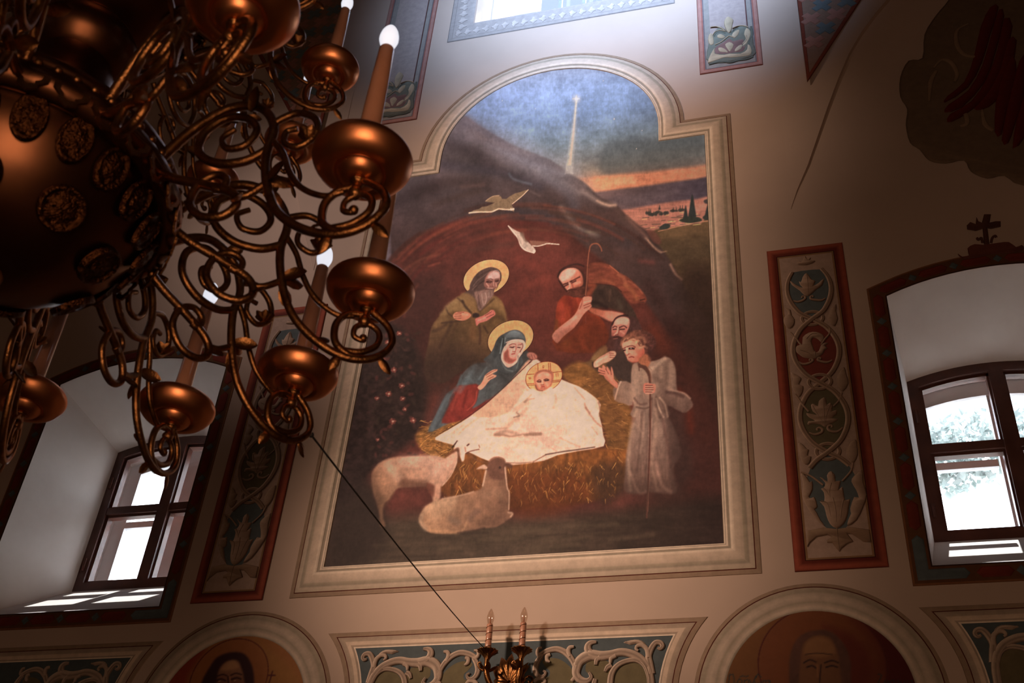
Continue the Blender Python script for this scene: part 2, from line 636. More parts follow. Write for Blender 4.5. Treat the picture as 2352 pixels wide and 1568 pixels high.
# pendentive wedges: the wall folds forward along a crease and ends in the lunette arch
def wedge(name, s):
    cz = [5.99, 6.12, 6.3, 6.5, 6.717, 6.95, 7.157, 7.33, 7.478, 7.8, 8.2, 8.7, 9.3, 10.0]
    cx = [1.362, 1.405, 1.478, 1.545, 1.617, 1.70, 1.782, 1.872, 1.966, 2.20, 2.55, 3.05, 3.75, 4.7]
    crease = [1.362 + 0.02 * (z - 5.99) / 2 for z in cz]
    V, F = [], []
    n = len(cz)
    for i, z in enumerate(cz):
        t = min(1.0, (z - 5.99) / 2.2)
        h = 0.006 * min(1, (z - 5.99) * 4) + 0.03 * t
        V += [(s * crease[i], -0.003, z), (s * (crease[i] + cx[i]) / 2, -0.003 - h * 0.42, z), (s * cx[i], -0.003 - h, z),
              (s * (cx[i] + 0.004), 0.0, z)]
    for i in range(n - 1):
        for k in range(3):
            q = (i * 4 + k, i * 4 + k + 1, (i + 1) * 4 + k + 1, (i + 1) * 4 + k)
            F.append(q if s > 0 else q[::-1])
    return simple(name, V, F, M_PLASTER)


wedge('trim_1', -1)
wedge('trim_2', 1)

# ------------------------------------------------------------------ outside
tag(mesh('yard', [(-60, 0.9, 0), (60, 0.9, 0), (60, 90, 0), (-60, 90, 0)], [(0, 1, 2, 3)], M_YARD), kind='structure')


def tree(x, y, crown, n, seed, label):
    """crown: list of (cx, cy, cz, rx, rz) lumps relative to the trunk foot"""
    rng = np.random.default_rng(seed)
    r = empty('tree', (x, y, 0))
    tag(r, label, 'tree')
    top = crown[-1]
    v, f = tube([(0, 0, 0), (0.1, 0, 4), (0, 0.1, 8), (top[0] * .5, top[1] * .5, top[2])], [0.25, 0.2, 0.14, 0.05], 8)
    mesh('trunk', v, f, M_BARK, r)
    for cx, cy, cz, rx, rz in crown:
        q = tube([(cx + 1.1, cy + .1, cz + .02), (cx + .5, cy, cz - .1), (cx - .3, cy, cz)], [.03, .02, .01], 6)
        mesh('branch', q[0], q[1], M_BARK, r)
    Vs = []
    for cx, cy, cz, rx, rz in crown:
        d = rng.normal(size=(n, 3)); d /= np.linalg.norm(d, axis=1)[:, None]
        rad = rng.uniform(0.2, 1, n)[:, None] ** 0.5
        lump = 1 + 0.2 * np.sin(d[:, :1] * 7 + seed) * np.cos(d[:, 2:] * 6)
        c = d * rad * lump * np.array((rx, rx * .6, rz)) + np.array((cx, cy, cz))
        s = rng.uniform(0.035, 0.085, n)[:, None]
        u = rng.normal(size=(n, 3)); u /= np.linalg.norm(u, axis=1)[:, None]
        w = np.cross(u, rng.normal(size=(n, 3))); w /= np.linalg.norm(w, axis=1)[:, None]
        Vs.append(np.stack([c - u * s, c + w * s * .6, c + u * s, c - w * s * .6], 1).reshape(-1, 3))
    V = np.concatenate(Vs)
    F = np.arange(len(V)).reshape(-1, 4)
    tag(mesh('crown', V, F.tolist(), M_LEAF, r), kind='stuff')
# ------------------------------------------------------------------ brush: paints colours onto the vertices of a wall panel
class Brush:
    """xs, zs: grid lines of the panel in wall metres. Shapes are given in image pixel coordinates."""

    def __init__(self, xs, zs, base=(60, 40, 34)):
        self.xs, self.zs = xs, zs
        self.X, self.Z = np.meshgrid(xs, zs)
        self.U, self.V = sight(self.X, self.Z)
        self.C = np.empty(self.X.shape + (3,), np.float32)
        self.C[:] = base
        self.L = np.zeros(self.X.shape, np.int16)
        self.clip = None
        self.cache = {}

    def win(self, u0, v0, u1, v1):
        q = [P(u, v) for u in (u0, u1) for v in (v0, v1)]
        a, b = min(t[0] for t in q), max(t[0] for t in q)
        c, d = min(t[1] for t in q), max(t[1] for t in q)
        i0, i1 = np.searchsorted(self.zs, (c, d))
        j0, j1 = np.searchsorted(self.xs, (a, b))
        return slice(max(i0 - 1, 0), i1 + 1), slice(max(j0 - 1, 0), j1 + 1)

    def fbm(self, sx, sy, seed):
        """smooth noise -1..1 with cell size sx, sy in image pixels"""
        k = (sx, sy, seed)
        if k not in self.cache:
            rng = np.random.default_rng(seed)
            out = np.zeros(self.X.shape, np.float32)
            amp, tot = 1.0, 0.0
            for o in range(3):
                T = rng.uniform(-1, 1, (64, 64)).astype(np.float32)
                a, b = self.U / sx * 2 ** o + 7.3 * o, self.V / sy * 2 ** o + 3.1 * o
                ia, ib = np.floor(a).astype(int), np.floor(b).astype(int)
                fa, fb = a - ia, b - ib
                fa, fb = fa * fa * (3 - 2 * fa), fb * fb * (3 - 2 * fb)
                g = lambda p, q: T[(ia + p) % 64, (ib + q) % 64]
                out += amp * ((g(0, 0) * (1 - fa) + g(1, 0) * fa) * (1 - fb) + (g(0, 1) * (1 - fa) + g(1, 1) * fa) * fb)
                tot += amp
                amp *= 0.55
            self.cache[k] = out / tot * 1.6
        return self.cache[k]

    def put(self, w, a, col, part=None):
        if self.clip is not None: a = a * self.clip[w]
        a = a[..., None]
        self.C[w] = self.C[w] * (1 - a) + np.asarray(col, np.float32) * a
        if part is not None:
            self.L[w] = np.where(a[..., 0] > 0.5, part, self.L[w])

    @staticmethod
    def seg(x, y, a, b):
        dx, dy = b[0] - a[0], b[1] - a[1]
        t = np.clip(((x - a[0]) * dx + (y - a[1]) * dy) / (dx * dx + dy * dy + 1e-9), 0, 1)
        return np.hypot(x - a[0] - t * dx, y - a[1] - t * dy), t

    def cover(self, pts, soft, n=0):
        if n: pts = spline(pts, n, True)
        p = [(float(q[0]), float(q[1])) for q in pts]
        us, vs = [q[0] for q in p], [q[1] for q in p]
        w = self.win(min(us) - soft, min(vs) - soft, max(us) + soft, max(vs) + soft)
        x, y = self.U[w], self.V[w]
        d = np.full(x.shape, 1e9)
        ins = np.zeros(x.shape, bool)
        for i in range(len(p)):
            a, b = p[i - 1], p[i]
            d = np.minimum(d, self.seg(x, y, a, b)[0])
            if a[1] != b[1]:
                c = ((a[1] > y) != (b[1] > y)) & (x < (b[0] - a[0]) * (y - a[1]) / (b[1] - a[1]) + a[0])
                ins ^= c
        d = np.where(ins, d, -d)
        t = np.clip(d / (2 * soft) + 0.5, 0, 1)
        return w, t * t * (3 - 2 * t)

    def poly(self, pts, col, soft=1.3, alpha=1.0, n=3, col2=None, ax=None, part=None, nz=0, ns=(14, 14), seed=1):
        w, a = self.cover(pts, soft, n)
        c = np.asarray(col, np.float32)
        if col2 is not None:
            (x0, y0), (x1, y1) = ax
            t = np.clip(((self.U[w] - x0) * (x1 - x0) + (self.V[w] - y0) * (y1 - y0)) / ((x1 - x0) ** 2 + (y1 - y0) ** 2), 0, 1)[..., None]
            c = c * (1 - t) + np.asarray(col2, np.float32) * t
        if nz: c = c * (1 + nz * self.fbm(ns[0], ns[1], seed)[w])[..., None]
        self.put(w, a * alpha, c, part)

    def line(self, pts, width, col, soft=1.0, alpha=1.0, n=4, part=None):
        if n and len(pts) > 2: pts = spline(pts, n)
        m = len(pts)
        ws = np.interp(np.linspace(0, 1, m), np.linspace(0, 1, len(width)), width) if not np.isscalar(width) else np.full(m, width)
        us, vs = [q[0] for q in pts], [q[1] for q in pts]
        e = max(ws) + soft + 1
        w = self.win(min(us) - e, min(vs) - e, max(us) + e, max(vs) + e)
        x, y = self.U[w], self.V[w]
        best = np.full(x.shape, -1e9)
        for i in range(m - 1):
            d, t = self.seg(x, y, pts[i], pts[i + 1])
            best = np.maximum(best, (ws[i] * (1 - t) + ws[i + 1] * t) / 2 - d)
        t = np.clip(best / (2 * soft) + 0.5, 0, 1)
        self.put(w, t * t * (3 - 2 * t) * alpha, col, part)

    def ell(self, c, rx, ry, rot, col, soft=1.3, alpha=1.0, part=None):
        e = max(rx, ry) + soft + 1
        w = self.win(c[0] - e, c[1] - e, c[0] + e, c[1] + e)
        x, y = self.U[w] - c[0], self.V[w] - c[1]
        co, si = math.cos(math.radians(rot)), math.sin(math.radians(rot))
        u, v = (x * co + y * si) / rx, (-x * si + y * co) / ry
        d = (1 - np.hypot(u, v)) * min(rx, ry)
        t = np.clip(d / (2 * soft) + 0.5, 0, 1)
        self.put(w, t * t * (3 - 2 * t) * alpha, col, part)

    def disc(self, c, r, col, soft=0.0016, alpha=1.0, part=None, r0=0.0):
        """true circle on the wall, radius in metres (a ring when r0 > 0)"""
        cx, cz = P(*c)
        w = (slice(*np.searchsorted(self.zs, (cz - r - .01, cz + r + .01))), slice(*np.searchsorted(self.xs, (cx - r - .01, cx + r + .01))))
        d = np.hypot(self.X[w] - cx, self.Z[w] - cz)
        d = np.minimum(r - d, d - r0 + (1 if r0 == 0 else 0))
        t = np.clip(d / (2 * soft) + 0.5, 0, 1)
        self.put(w, t * t * (3 - 2 * t) * alpha, col, part)

    def bake(self, name, parent, mat, y, names, light_at, wall=None):
        """turn painted cells into meshes, one per part number; colours become reflectance"""
        n, m = self.X.shape
        rgb = lin(np.clip(self.C, 0, 255)) / light_at(self.U, self.V)
        rgb = np.clip(rgb, 0.004, 0.86).reshape(-1, 3)
        idx = np.arange(n * m).reshape(n, m)
        quads = np.stack([idx[:-1, :-1], idx[:-1, 1:], idx[1:, 1:], idx[1:, :-1]], -1).reshape(-1, 4)
        lab = self.L[:-1, :-1].reshape(-1)
        xm = (0.5 * (self.X[:-1, :-1] + self.X[1:, 1:])).reshape(-1)
        zm = (0.5 * (self.Z[:-1, :-1] + self.Z[1:, 1:])).reshape(-1)
        keep = np.ones(len(quads), bool) if wall is None else wall(xm, zm)
        V = np.stack([self.X.reshape(-1), np.full(n * m, y), self.Z.reshape(-1)], 1).astype(np.float32)
        out = []
        for k, nm in names.items():
            q = quads[(lab == k) & keep]
            if not len(q): continue
            u, inv = np.unique(q, return_inverse=True)
            inv = inv.reshape(-1, 4)
            me = bpy.data.meshes.new(nm)
            me.vertices.add(len(u))
            me.vertices.foreach_set('co', V[u].ravel())
            me.loops.add(inv.size)
            me.loops.foreach_set('vertex_index', inv.astype(np.int32).ravel())
            me.polygons.add(len(inv))
            me.polygons.foreach_set('loop_start', np.arange(0, inv.size, 4, dtype=np.int32))
            me.update(calc_edges=True)
            a = me.color_attributes.new('Col', 'FLOAT_COLOR', 'POINT')
            c = np.ones((len(u), 4), np.float32)
            c[:, :3] = rgb[u]
            a.data.foreach_set('color', c.ravel())
            me.materials.append(mat)
            o = bpy.data.objects.new(nm, me)
            COL.objects.link(o)
            o.parent = parent
            out.append(o)
        return out
# ------------------------------------------------------------------ the mural
LIGHT_FIT = [[-0.24, -0.13, 1.154, 1.048, -2.751, -1.257, 1.919, -0.13, 0.06, 0.366, -0.894, 0.301, 0.126, -0.912, -0.048, -0.396, 1.91, -0.394, 0.635, -0.234, 0.024, -0.746, -0.637, -0.818, 0.361, -0.525, 0.947, 0.434], [-0.614, -0.117, 1.021, 1.047, -2.243, -1.689, 1.926, -0.132, 0.033, 0.223, -0.695, 0.376, 0.059, -0.895, -0.283, -0.227, 2.346, -0.666, 0.562, -0.025, 0.272, -1.216, -0.653, -0.702, 0.07, -0.506, 0.914, 0.474], [-0.929, -0.097, 0.789, 0.851, -1.137, -1.998, 1.443, -0.14, 0.065, 0.077, -0.642, 0.493, 0.023, -0.861, -0.541, -0.273, 2.802, -0.707, 0.438, 0.258, 0.537, -1.626, -0.604, -0.574, -0.238, -0.465, 0.792, 0.47]]


def LIGHT(u, v):
    """light, mainly from the added spots, reaching the painted wall (fitted): used once to read the true paint colour out of the image colours"""
    x, y = (u - 1220) / 500, (v - 730) / 600
    x, y = np.clip(x, -0.96, 0.96), np.clip(y, -0.97, 0.97)
    out = []
    for c in LIGHT_FIT:
        s, k = 0.0, 0
        for i in range(7):
            for j in range(7 - i):
                s = s + c[k] * x ** i * y ** j
                k += 1
        out.append(np.exp(s))
    return np.stack(out, -1)


XI, ZB, ZSH, XN, ZAR = 0.932, 4.046, 6.664, 0.667, 7.468   # half width, foot, shoulder, half neck, crown of the arch


def mural_outline(n=40):
    zc = ZAR - XN
    pts = [(-XI, ZB), (XI, ZB), (XI, ZSH), (XN, ZSH)]
    pts += [(XN * math.cos(PI * i / n), zc + XN * math.sin(PI * i / n)) for i in range(n + 1)]
    return pts + [(-XN, ZSH), (-XI, ZSH)]


def grid(zones):
    out = [zones[0][0]]
    for a, b, s in zones:
        k = max(1, round((b - a) / s))
        out += [a + (b - a) * (i + 1) / k for i in range(k)]
    return np.array(out)


B = Brush(grid([(-XI - .01, -.55, .0042), (-.55, .62, .0023), (.62, XI + .01, .0040)]),
          grid([(ZB - .01, 4.55, .0052), (4.55, 5.95, .0030), (5.95, 6.45, .0048), (6.45, ZAR + .01, .0075)]))
NAMES = {0: 'painted_landscape', 1: 'painted_ox', 2: 'painted_old_man', 3: 'painted_shepherd', 4: 'painted_bearded_shepherd', 5: 'painted_shepherd_boy',
         6: 'painted_woman', 7: 'painted_swaddling_cloth', 8: 'painted_infant', 9: 'painted_hay', 10: 'painted_standing_sheep',
         11: 'painted_lying_sheep', 12: 'painted_dove', 13: 'painted_diving_dove', 14: 'painted_star'}
Q = frame(0, 0, 1)
J, M = frame(980, 560, 6.532), frame(1080, 720, 6.534)
S, K = frame(1240, 560, 6.532), frame(1320, 700, 6.031)
Lc, B2 = frame(960, 920, 4.9), frame(820, 960, 5.6)
D, N, F = frame(1040, 400, 7.127), frame(1300, 380, 6.03), frame(850, 550, 2.24)
pl, li, el = B.poly, B.line, B.ell

# sky, its upper colours lightened to carry the high window's haze veil
U_, V_ = B.U, B.V
tilt = V_ + 0.14 * (U_ - 1300)
stops = [(120, (165, 188, 232)), (200, (146, 168, 208)), (270, (130, 150, 180)), (330, (126, 140, 152)), (370, (126, 128, 130)), (398, (136, 124, 114)), (430, (182, 132, 104)), (470, (156, 104, 84))]
for c in range(3):
    B.C[..., c] = np.interp(tilt, [s[0] for s in stops], [s[1][c] for s in stops])
def ramp01(v, a, b):
    q = np.clip((v - a) / (b - a), 0, 1)
    return q * q * (3 - 2 * q)


B.C *= (1 - 0.24 * ramp01(U_, 1380, 1560) - 0.20 * ramp01(U_, 1200, 1050))[..., None]
B.C *= (1 + 0.06 * B.fbm(60, 18, 3) + 0.03 * B.fbm(9, 9, 4))[..., None]
pl(Q('1390,330 1500,318 1660,300 1660,395 1560,402 1440,410 1380,400'), (74, 80, 82), 16, .55)
pl(Q('1310,418 1400,404 1500,394 1590,384 1650,378 1650,404 1560,414 1450,432 1340,446'), (196, 124, 92), 7, .75, nz=.06, ns=(40, 6))
pl(Q('1310,425 1360,410 1440,404 1460,420 1390,436 1335,444'), (206, 152, 116), 8, .6)
pl(Q('1480,352 1570,345 1640,338 1640,352 1560,360'), (92, 92, 90), 5, .4)
for x, y, r in ((1411, 274, 1.6), (1386, 186, 1.0), (1154, 232, 1.0), (1475, 300, .9), (1462, 342, .9), (1230, 250, .8)):
    el((x, y), r, r, 0, (220, 216, 214), .8, .9)

# far hills, plain and field
pl(Q('1330,452 1400,438 1470,430 1540,420 1600,412 1660,404 1660,470 1560,476 1450,490 1370,486'), (104, 82, 78), 4, col2=(70, 58, 62), ax=((1380, 470), (1600, 430)), nz=.08, ns=(50, 10))
pl(Q('1395,455 1470,447 1560,440 1500,462 1430,470'), (92, 76, 76), 5, .6)
pl(Q('1390,490 1450,480 1530,466 1600,458 1660,452 1660,540 1560,550 1500,556 1440,520'), (156, 104, 86), 4, nz=.09, ns=(44, 5), seed=8)
pl(Q('1410,505 1500,486 1640,466 1640,480 1500,500 1440,515'), (172, 118, 98), 5, .5)
pl(Q('1490,536 1560,520 1610,514 1660,506 1660,1000 1560,900 1540,700 1510,590'), (92, 70, 48), 3, nz=.10, ns=(40, 14), seed=9, col2=(50, 36, 26), ax=((1580, 520), (1620, 720)))
pl(Q('1512,556 1580,548 1640,552 1640,590 1560,600 1525,590'), (72, 56, 40), 10, .6)
rng = np.random.default_rng(5)
for i in range(34):
    x = rng.uniform(1470, 1600); y = 512 - (x - 1540) * .12 + rng.uniform(-20, 12)
    li([(x, y), (x + rng.uniform(8, 20), y - rng.uniform(.5, 2))], 1.6, (206, 172, 110) if rng.random() < .35 else (60, 56, 46), .9, .7)
for i in range(26):
    x = rng.uniform(1485, 1572); y = 489 - (x - 1520) * .10 + rng.uniform(-3, 4)
    el((x, y), rng.uniform(3, 6), rng.uniform(2, 4), 0, (56, 52, 46), 1.5, .9)
    if rng.random() < .5: li([(x, y), (x, y - rng.uniform(4, 11))], [2.6, .8], (60, 54, 46), .9)
for x, y, h, w in ((1590, 500, 50, 15), (1575, 505, 30, 10), (1626, 498, 26, 12), (1639, 500, 32, 10), (1515, 482, 10, 4)):
    pl([(x - w * .5, y), (x - w * .42, y - h * .4), (x - w * .1, y - h), (x + w * .12, y - h), (x + w * .42, y - h * .45), (x + w * .55, y)], (48, 48, 44), 1.5)
pl(Q('1560,508 1580,498 1606,500 1612,508 1590,514'), (50, 50, 42), 2)
pl(Q('1615,498 1640,486 1645,505 1620,506'), (50, 48, 42), 2)
pl(Q('1618,460 1640,456 1640,468 1620,468'), (62, 56, 52), 2)
li(Q('1512,532 1560,520 1600,512 1640,506'), 2.2, (190, 132, 100), 1.2, .7)
pl(Q('1514,524 1528,514 1540,518 1534,526 1520,528'), (52, 52, 46), 1.5)

# mountain
ridge = '900,600 900,400 1000,330 1018,262 1060,262 1100,288 1150,318 1200,344 1262,366 1304,396 1340,418 1360,436 1382,456 1414,470 1436,492 1460,512 1488,532 1508,556 1522,575 1540,600 1580,670 1640,760 1640,800 1400,800 900,800'
pl(Q('880,620 900,380 1010,262 1060,262 1110,296 1180,338 1250,374 1300,410 1320,500 1100,620'), (94, 86, 92), 16, .8, nz=.1, ns=(40, 26), seed=14)
pl(Q(ridge), (88, 80, 84), 4, .92, n=2, col2=(66, 48, 44), ax=((1120, 290), (1150, 520)), nz=.13, ns=(50, 34), seed=12)
for s, c, w, a in (('1030,290 1100,330 1180,372 1240,392', (120, 108, 108), 26, .35), ('1080,300 1140,332 1210,352', (112, 92, 84), 14, .35),
                   ('1040,330 1090,350 1120,380', (64, 54, 58), 30, .5), ('1120,330 1200,370 1290,400', (124, 118, 126), 12, .35),
                   ('1020,380 1100,390 1170,402 1240,430', (64, 58, 66), 20, .5), ('1170,400 1180,412 1220,424', (112, 116, 124), 5, .5),
                   ('960,450 1030,420 1120,424', (60, 46, 44), 26, .6), ('1060,430 1110,425', (110, 82, 74), 8, .4),
                   ('1230,392 1290,420 1330,444', (132, 118, 112), 12, .4), ('1250,400 1300,440 1320,470', (92, 84, 88), 24, .5),
                   ('1000,470 1060,450 1100,440', (70, 52, 46), 14, .5), ('900,470 960,440 1000,430', (54, 42, 42), 26, .6),
                   ('1340,440 1372,462 1390,470 1412,472', (150, 126, 112), 10, .6), ('1372,462 1396,472 1414,472', (196, 156, 130), 5, .7),
                   ('1290,478 1312,505 1340,530 1372,540', (132, 112, 100), 12, .6), ('1345,533 1378,534', (128, 112, 88), 4, .6),
                   ('1330,500 1400,530 1440,560', (58, 48, 48), 26, .5), ('1415,480 1440,512 1462,536', (84, 62, 54), 12, .6),
                   ('1440,500 1470,530 1486,548', (120, 86, 72), 8, .6), ('1484,548 1500,566 1518,580', (148, 116, 96), 5, .7),
                   ('1488,552 1512,578 1530,578', (160, 120, 96), 3, .6), ('1380,600 1420,590 1500,600', (74, 52, 46), 22, .6),
                   ('1540,608 1552,630 1566,642', (156, 116, 94), 5, .7), ('1470,600 1500,604', (128, 66, 56), 10, .4), ('1300,560 1340,540', (70, 58, 58), 16, .6),
                   ('1250,470 1270,500 1280,520', (70, 50, 48), 20, .5), ('1220,440 1240,450', (120, 100, 94), 5, .4), ('1150,470 1200,490 1260,500', (62, 52, 54), 16, .6)):
    li(Q(s), w, c, w * .5 + 1, a)
el((1236, 376), 95, 34, 24, (158, 158, 172), 26, .42)
el((1150, 322), 80, 30, 26, (128, 124, 136), 24, .35)
el((1320, 420), 60, 30, 34, (128, 116, 116), 20, .3)
el((1060, 300), 40, 30, 20, (104, 98, 106), 18, .5)
pl(Q('1486,530 1504,532 1518,552 1516,562 1500,556'), (92, 56, 46), 3, .8)

# cave
pl(Q('880,640 905,585 960,540 1040,512 1120,502 1200,506 1260,518 1310,538 1350,572 1420,628 1480,690 1530,760 1590,860 1640,960 1700,1300 740,1320 740,1000'), (86, 45, 37), 7, n=3, nz=.16, ns=(46, 30), seed=21)
pl(Q('880,900 900,680 960,620 1020,640 1010,760 960,900 880,1000'), (58, 34, 29), 30, .8)
pl(Q('1180,560 1290,560 1300,700 1260,800 1180,740'), (104, 52, 43), 34, .7)
pl(Q('1460,760 1640,760 1690,1000 1690,1280 1500,1200 1500,900'), (58, 32, 26), 40, .85)
pl(Q('1560,640 1650,640 1670,900 1600,860'), (48, 32, 25), 30, .8)
for k in range(70):
    t0 = rng.uniform(188, 300); r = rng.uniform(.86, 1.14)
    pts = [(1215 + 335 * r * math.cos(math.radians(t)), 760 + 262 * r * math.sin(math.radians(t))) for t in np.linspace(t0, t0 + rng.uniform(10, 30), 5)]
    li(pts, rng.uniform(3, 9), [(112, 58, 44), (62, 36, 30), (126, 66, 48), (74, 48, 38), (92, 40, 34)][k % 5], 3.5, rng.uniform(.25, .5))
for s, c, w, a in (('905,640 960,600 1010,585', (120, 70, 52), 6, .5), ('985,612 1010,604', (150, 84, 62), 4, .4), ('1080,575 1180,560', (74, 48, 40), 10, .4),
                   ('1190,600 1240,620 1260,680', (120, 58, 46), 18, .4), ('1200,660 1260,640', (126, 62, 48), 20, .35), ('1240,560 1300,566', (116, 60, 48), 14, .5),
                   ('1490,660 1530,720 1560,800', (52, 30, 26), 34, .5), ('1500,760 1530,800', (110, 50, 34), 30, .5), ('1540,800 1600,900 1620,1000', (66, 34, 26), 40, .5),
                   ('1560,900 1580,940 1586,990', (96, 36, 22), 18, .5)):
    li(Q(s), w, c, w * .5 + 1, a)

# floor and dark bush at the left
pl(Q('740,1200 860,1190 1000,1180 1180,1190 1320,1180 1500,1160 1700,1150 1700,1330 740,1330'), (74, 57, 44), 26, nz=.12, ns=(60, 12), seed=23, col2=(44, 30, 25), ax=((1250, 1200), (1640, 1230)))
pl(Q('740,1060 860,1120 880,1240 820,1300 740,1310'), (52, 38, 31), 22)
pl(Q('780,1000 840,760 900,740 960,800 985,900 960,1000 860,1080 780,1160'), (46, 32, 28), 16, nz=.2, ns=(12, 10), seed=31)
for s in ('1040,1215 1100,1212', '1100,1240 1200,1236', '1250,1245 1360,1232', '1300,1210 1420,1204', '1180,1225 1260,1216', '1400,1240 1500,1228', '860,1255 900,1250', '1010,1262 1060,1258', '1210,1262 1330,1250'):
    li(Q(s), 8, (98, 78, 58), 5, .35)
for s in ('1060,1226 1120,1224', '1230,1232 1300,1226', '900,1280 1000,1276', '1330,1222 1400,1216'):
    li(Q(s), 5, (54, 40, 32), 3, .45)
for i in range(120):
    x, y = rng.uniform(845, 962), rng.uniform(765, 1060)
    c = [(70, 44, 38), (58, 44, 34), (96, 50, 44), (36, 26, 24)][i % 4]
    el((x, y), rng.uniform(3, 8), rng.uniform(2, 4), rng.uniform(0, 180), c, 2, .5)
for x, y, r in ((877, 826, 9), (923, 886, 8), (905, 850, 8), (917, 766, 7), (949, 966, 8), (902, 968, 9), (893, 905, 8), (866, 915, 6), (925, 916, 7), (868, 1010, 5), (890, 786, 6), (930, 940, 6)):
    for k in range(7):
        t = k * .9 + x
        el((x + r * .55 * math.cos(t), y + r * .45 * math.sin(t)), r * .42, r * .3, math.degrees(t), (142, 80, 66) if k % 2 else (104, 52, 44), 1.2, .75)
    el((x + 1, y), r * .3, r * .25, 0, (214, 160, 134), 1.0, .7)

# star with its long ray
pl(Q('1320,232 1328,232 1330,300 1336,405 1286,405 1306,330'), (176, 176, 182), 7, .22, n=0)
pl(Q('1321.5,230 1326.5,230 1322,320 1316,400 1298,400 1310,320'), (206, 198, 188), 3, .42, n=0, part=14)
pl(Q('1322.6,230 1325.6,230 1320,300 1312,380 1306,380 1316,300'), (236, 222, 198), 1.6, .6, n=0, part=14)
el((1324, 228), 9, 9, 0, (200, 196, 196), 6, .6)
el((1324, 228), 3.4, 3.4, 0, (255, 236, 206), 1.2, 1, part=14)
for dx, dy in ((9, 0), (-9, 0), (0, -9)):
    li([(1324, 228), (1324 + dx, 228 + dy)], [2, .5], (246, 228, 204), .8, .8)

# doves
pl(D('265,645 340,600 430,575 480,540 560,530 650,490 690,465 660,470 570,460 535,450 570,420 600,390 660,360 740,350 790,370 810,410 880,410 930,370 1020,320 1100,300 1180,270 1235,262 1190,310 1120,380 1060,430 990,480 965,510 1000,560 1005,620 960,600 940,590 850,590 760,580 700,605 640,628 500,632'), (128, 104, 80), 1.2, n=0, part=12, nz=.05, ns=(5, 5))
li(D('270,640 430,622 620,622 690,600 750,574 830,580 940,586 1000,575'), 3.2, (224, 184, 154), 1, .9, part=12)
li(D('1235,262 1150,350 1060,425 980,490'), 2, (226, 190, 162), .9, .8)
li(D('540,445 600,400 680,362 760,356'), 2, (180, 148, 118), 1, .7)
for k in range(6):
    li(D(f'{940 + k * 34},{470 - k * 30} {900 + k * 40},{430 - k * 22}'), 1, (96, 76, 60), .7, .6)
    li(D(f'{945 + k * 11},{562} {950 + k * 11},{600 - k}'), 1.2, (235, 205, 178), .6, .7)
pl(D('905,845 960,880 1040,930 1110,960 1160,1010 1190,1080 1240,1120 1300,1180 1350,1230 1335,1300 1280,1275 1200,1260 1130,1210 1100,1150 1090,1080 1040,1020 980,960'), (176, 152, 134), 1.2, n=2, part=13, nz=.08, ns=(6, 6))
pl(D('1100,960 1160,960 1190,1060 1240,1110 1190,1110 1140,1040'), (110, 84, 68), 3, .8)
pl(D('1260,1095 1400,1100 1540,1110 1640,1140 1750,1155 1640,1160 1560,1150 1440,1180 1320,1190'), (134, 92, 74), 1.5, .9, n=2, part=13)
li(D('1310,1178 1400,1182 1500,1155 1560,1140 1740,1155'), 2.2, (232, 204, 176), .9, .9)
li(D('910,850 1000,960 1070,1060 1110,1170 1190,1250 1330,1295'), 2.4, (222, 196, 172), 1, .8)
el(D('1335,1268')[0], 3, 4, 20, (248, 232, 200), 1, .9)

# ox behind the shepherd
pl(S('720,330 900,285 1050,325 1180,430 1300,490 1420,590 1540,720 1605,830 1570,885 1490,890 1400,905 1310,840 1220,720 1110,640 900,610 740,600'), (116, 62, 46), 3, part=1, nz=.12, ns=(20, 8), seed=41)
for s, c, w, a in (('760,420 900,380 1050,400', (92, 48, 38), 7, .6), ('830,560 1000,560 1120,600', (140, 80, 56), 8, .6), ('1180,470 1260,520 1300,640', (150, 92, 66), 7, .5),
                   ('1280,620 1380,700 1460,830', (142, 88, 58), 9, .5), ('1050,330 1180,436', (176, 104, 72), 1.8, .8), ('740,600 900,612 1110,640 1220,720', (56, 32, 28), 3, .7),
                   ('1330,560 1450,640 1540,740', (150, 90, 68), 3, .5), ('1510,850 1570,835', (50, 30, 26), 3, .8), ('1560,880 1500,880', (70, 42, 36), 2.4, .7)):
    li(S(s), w, c, w * .4 + .8, a)

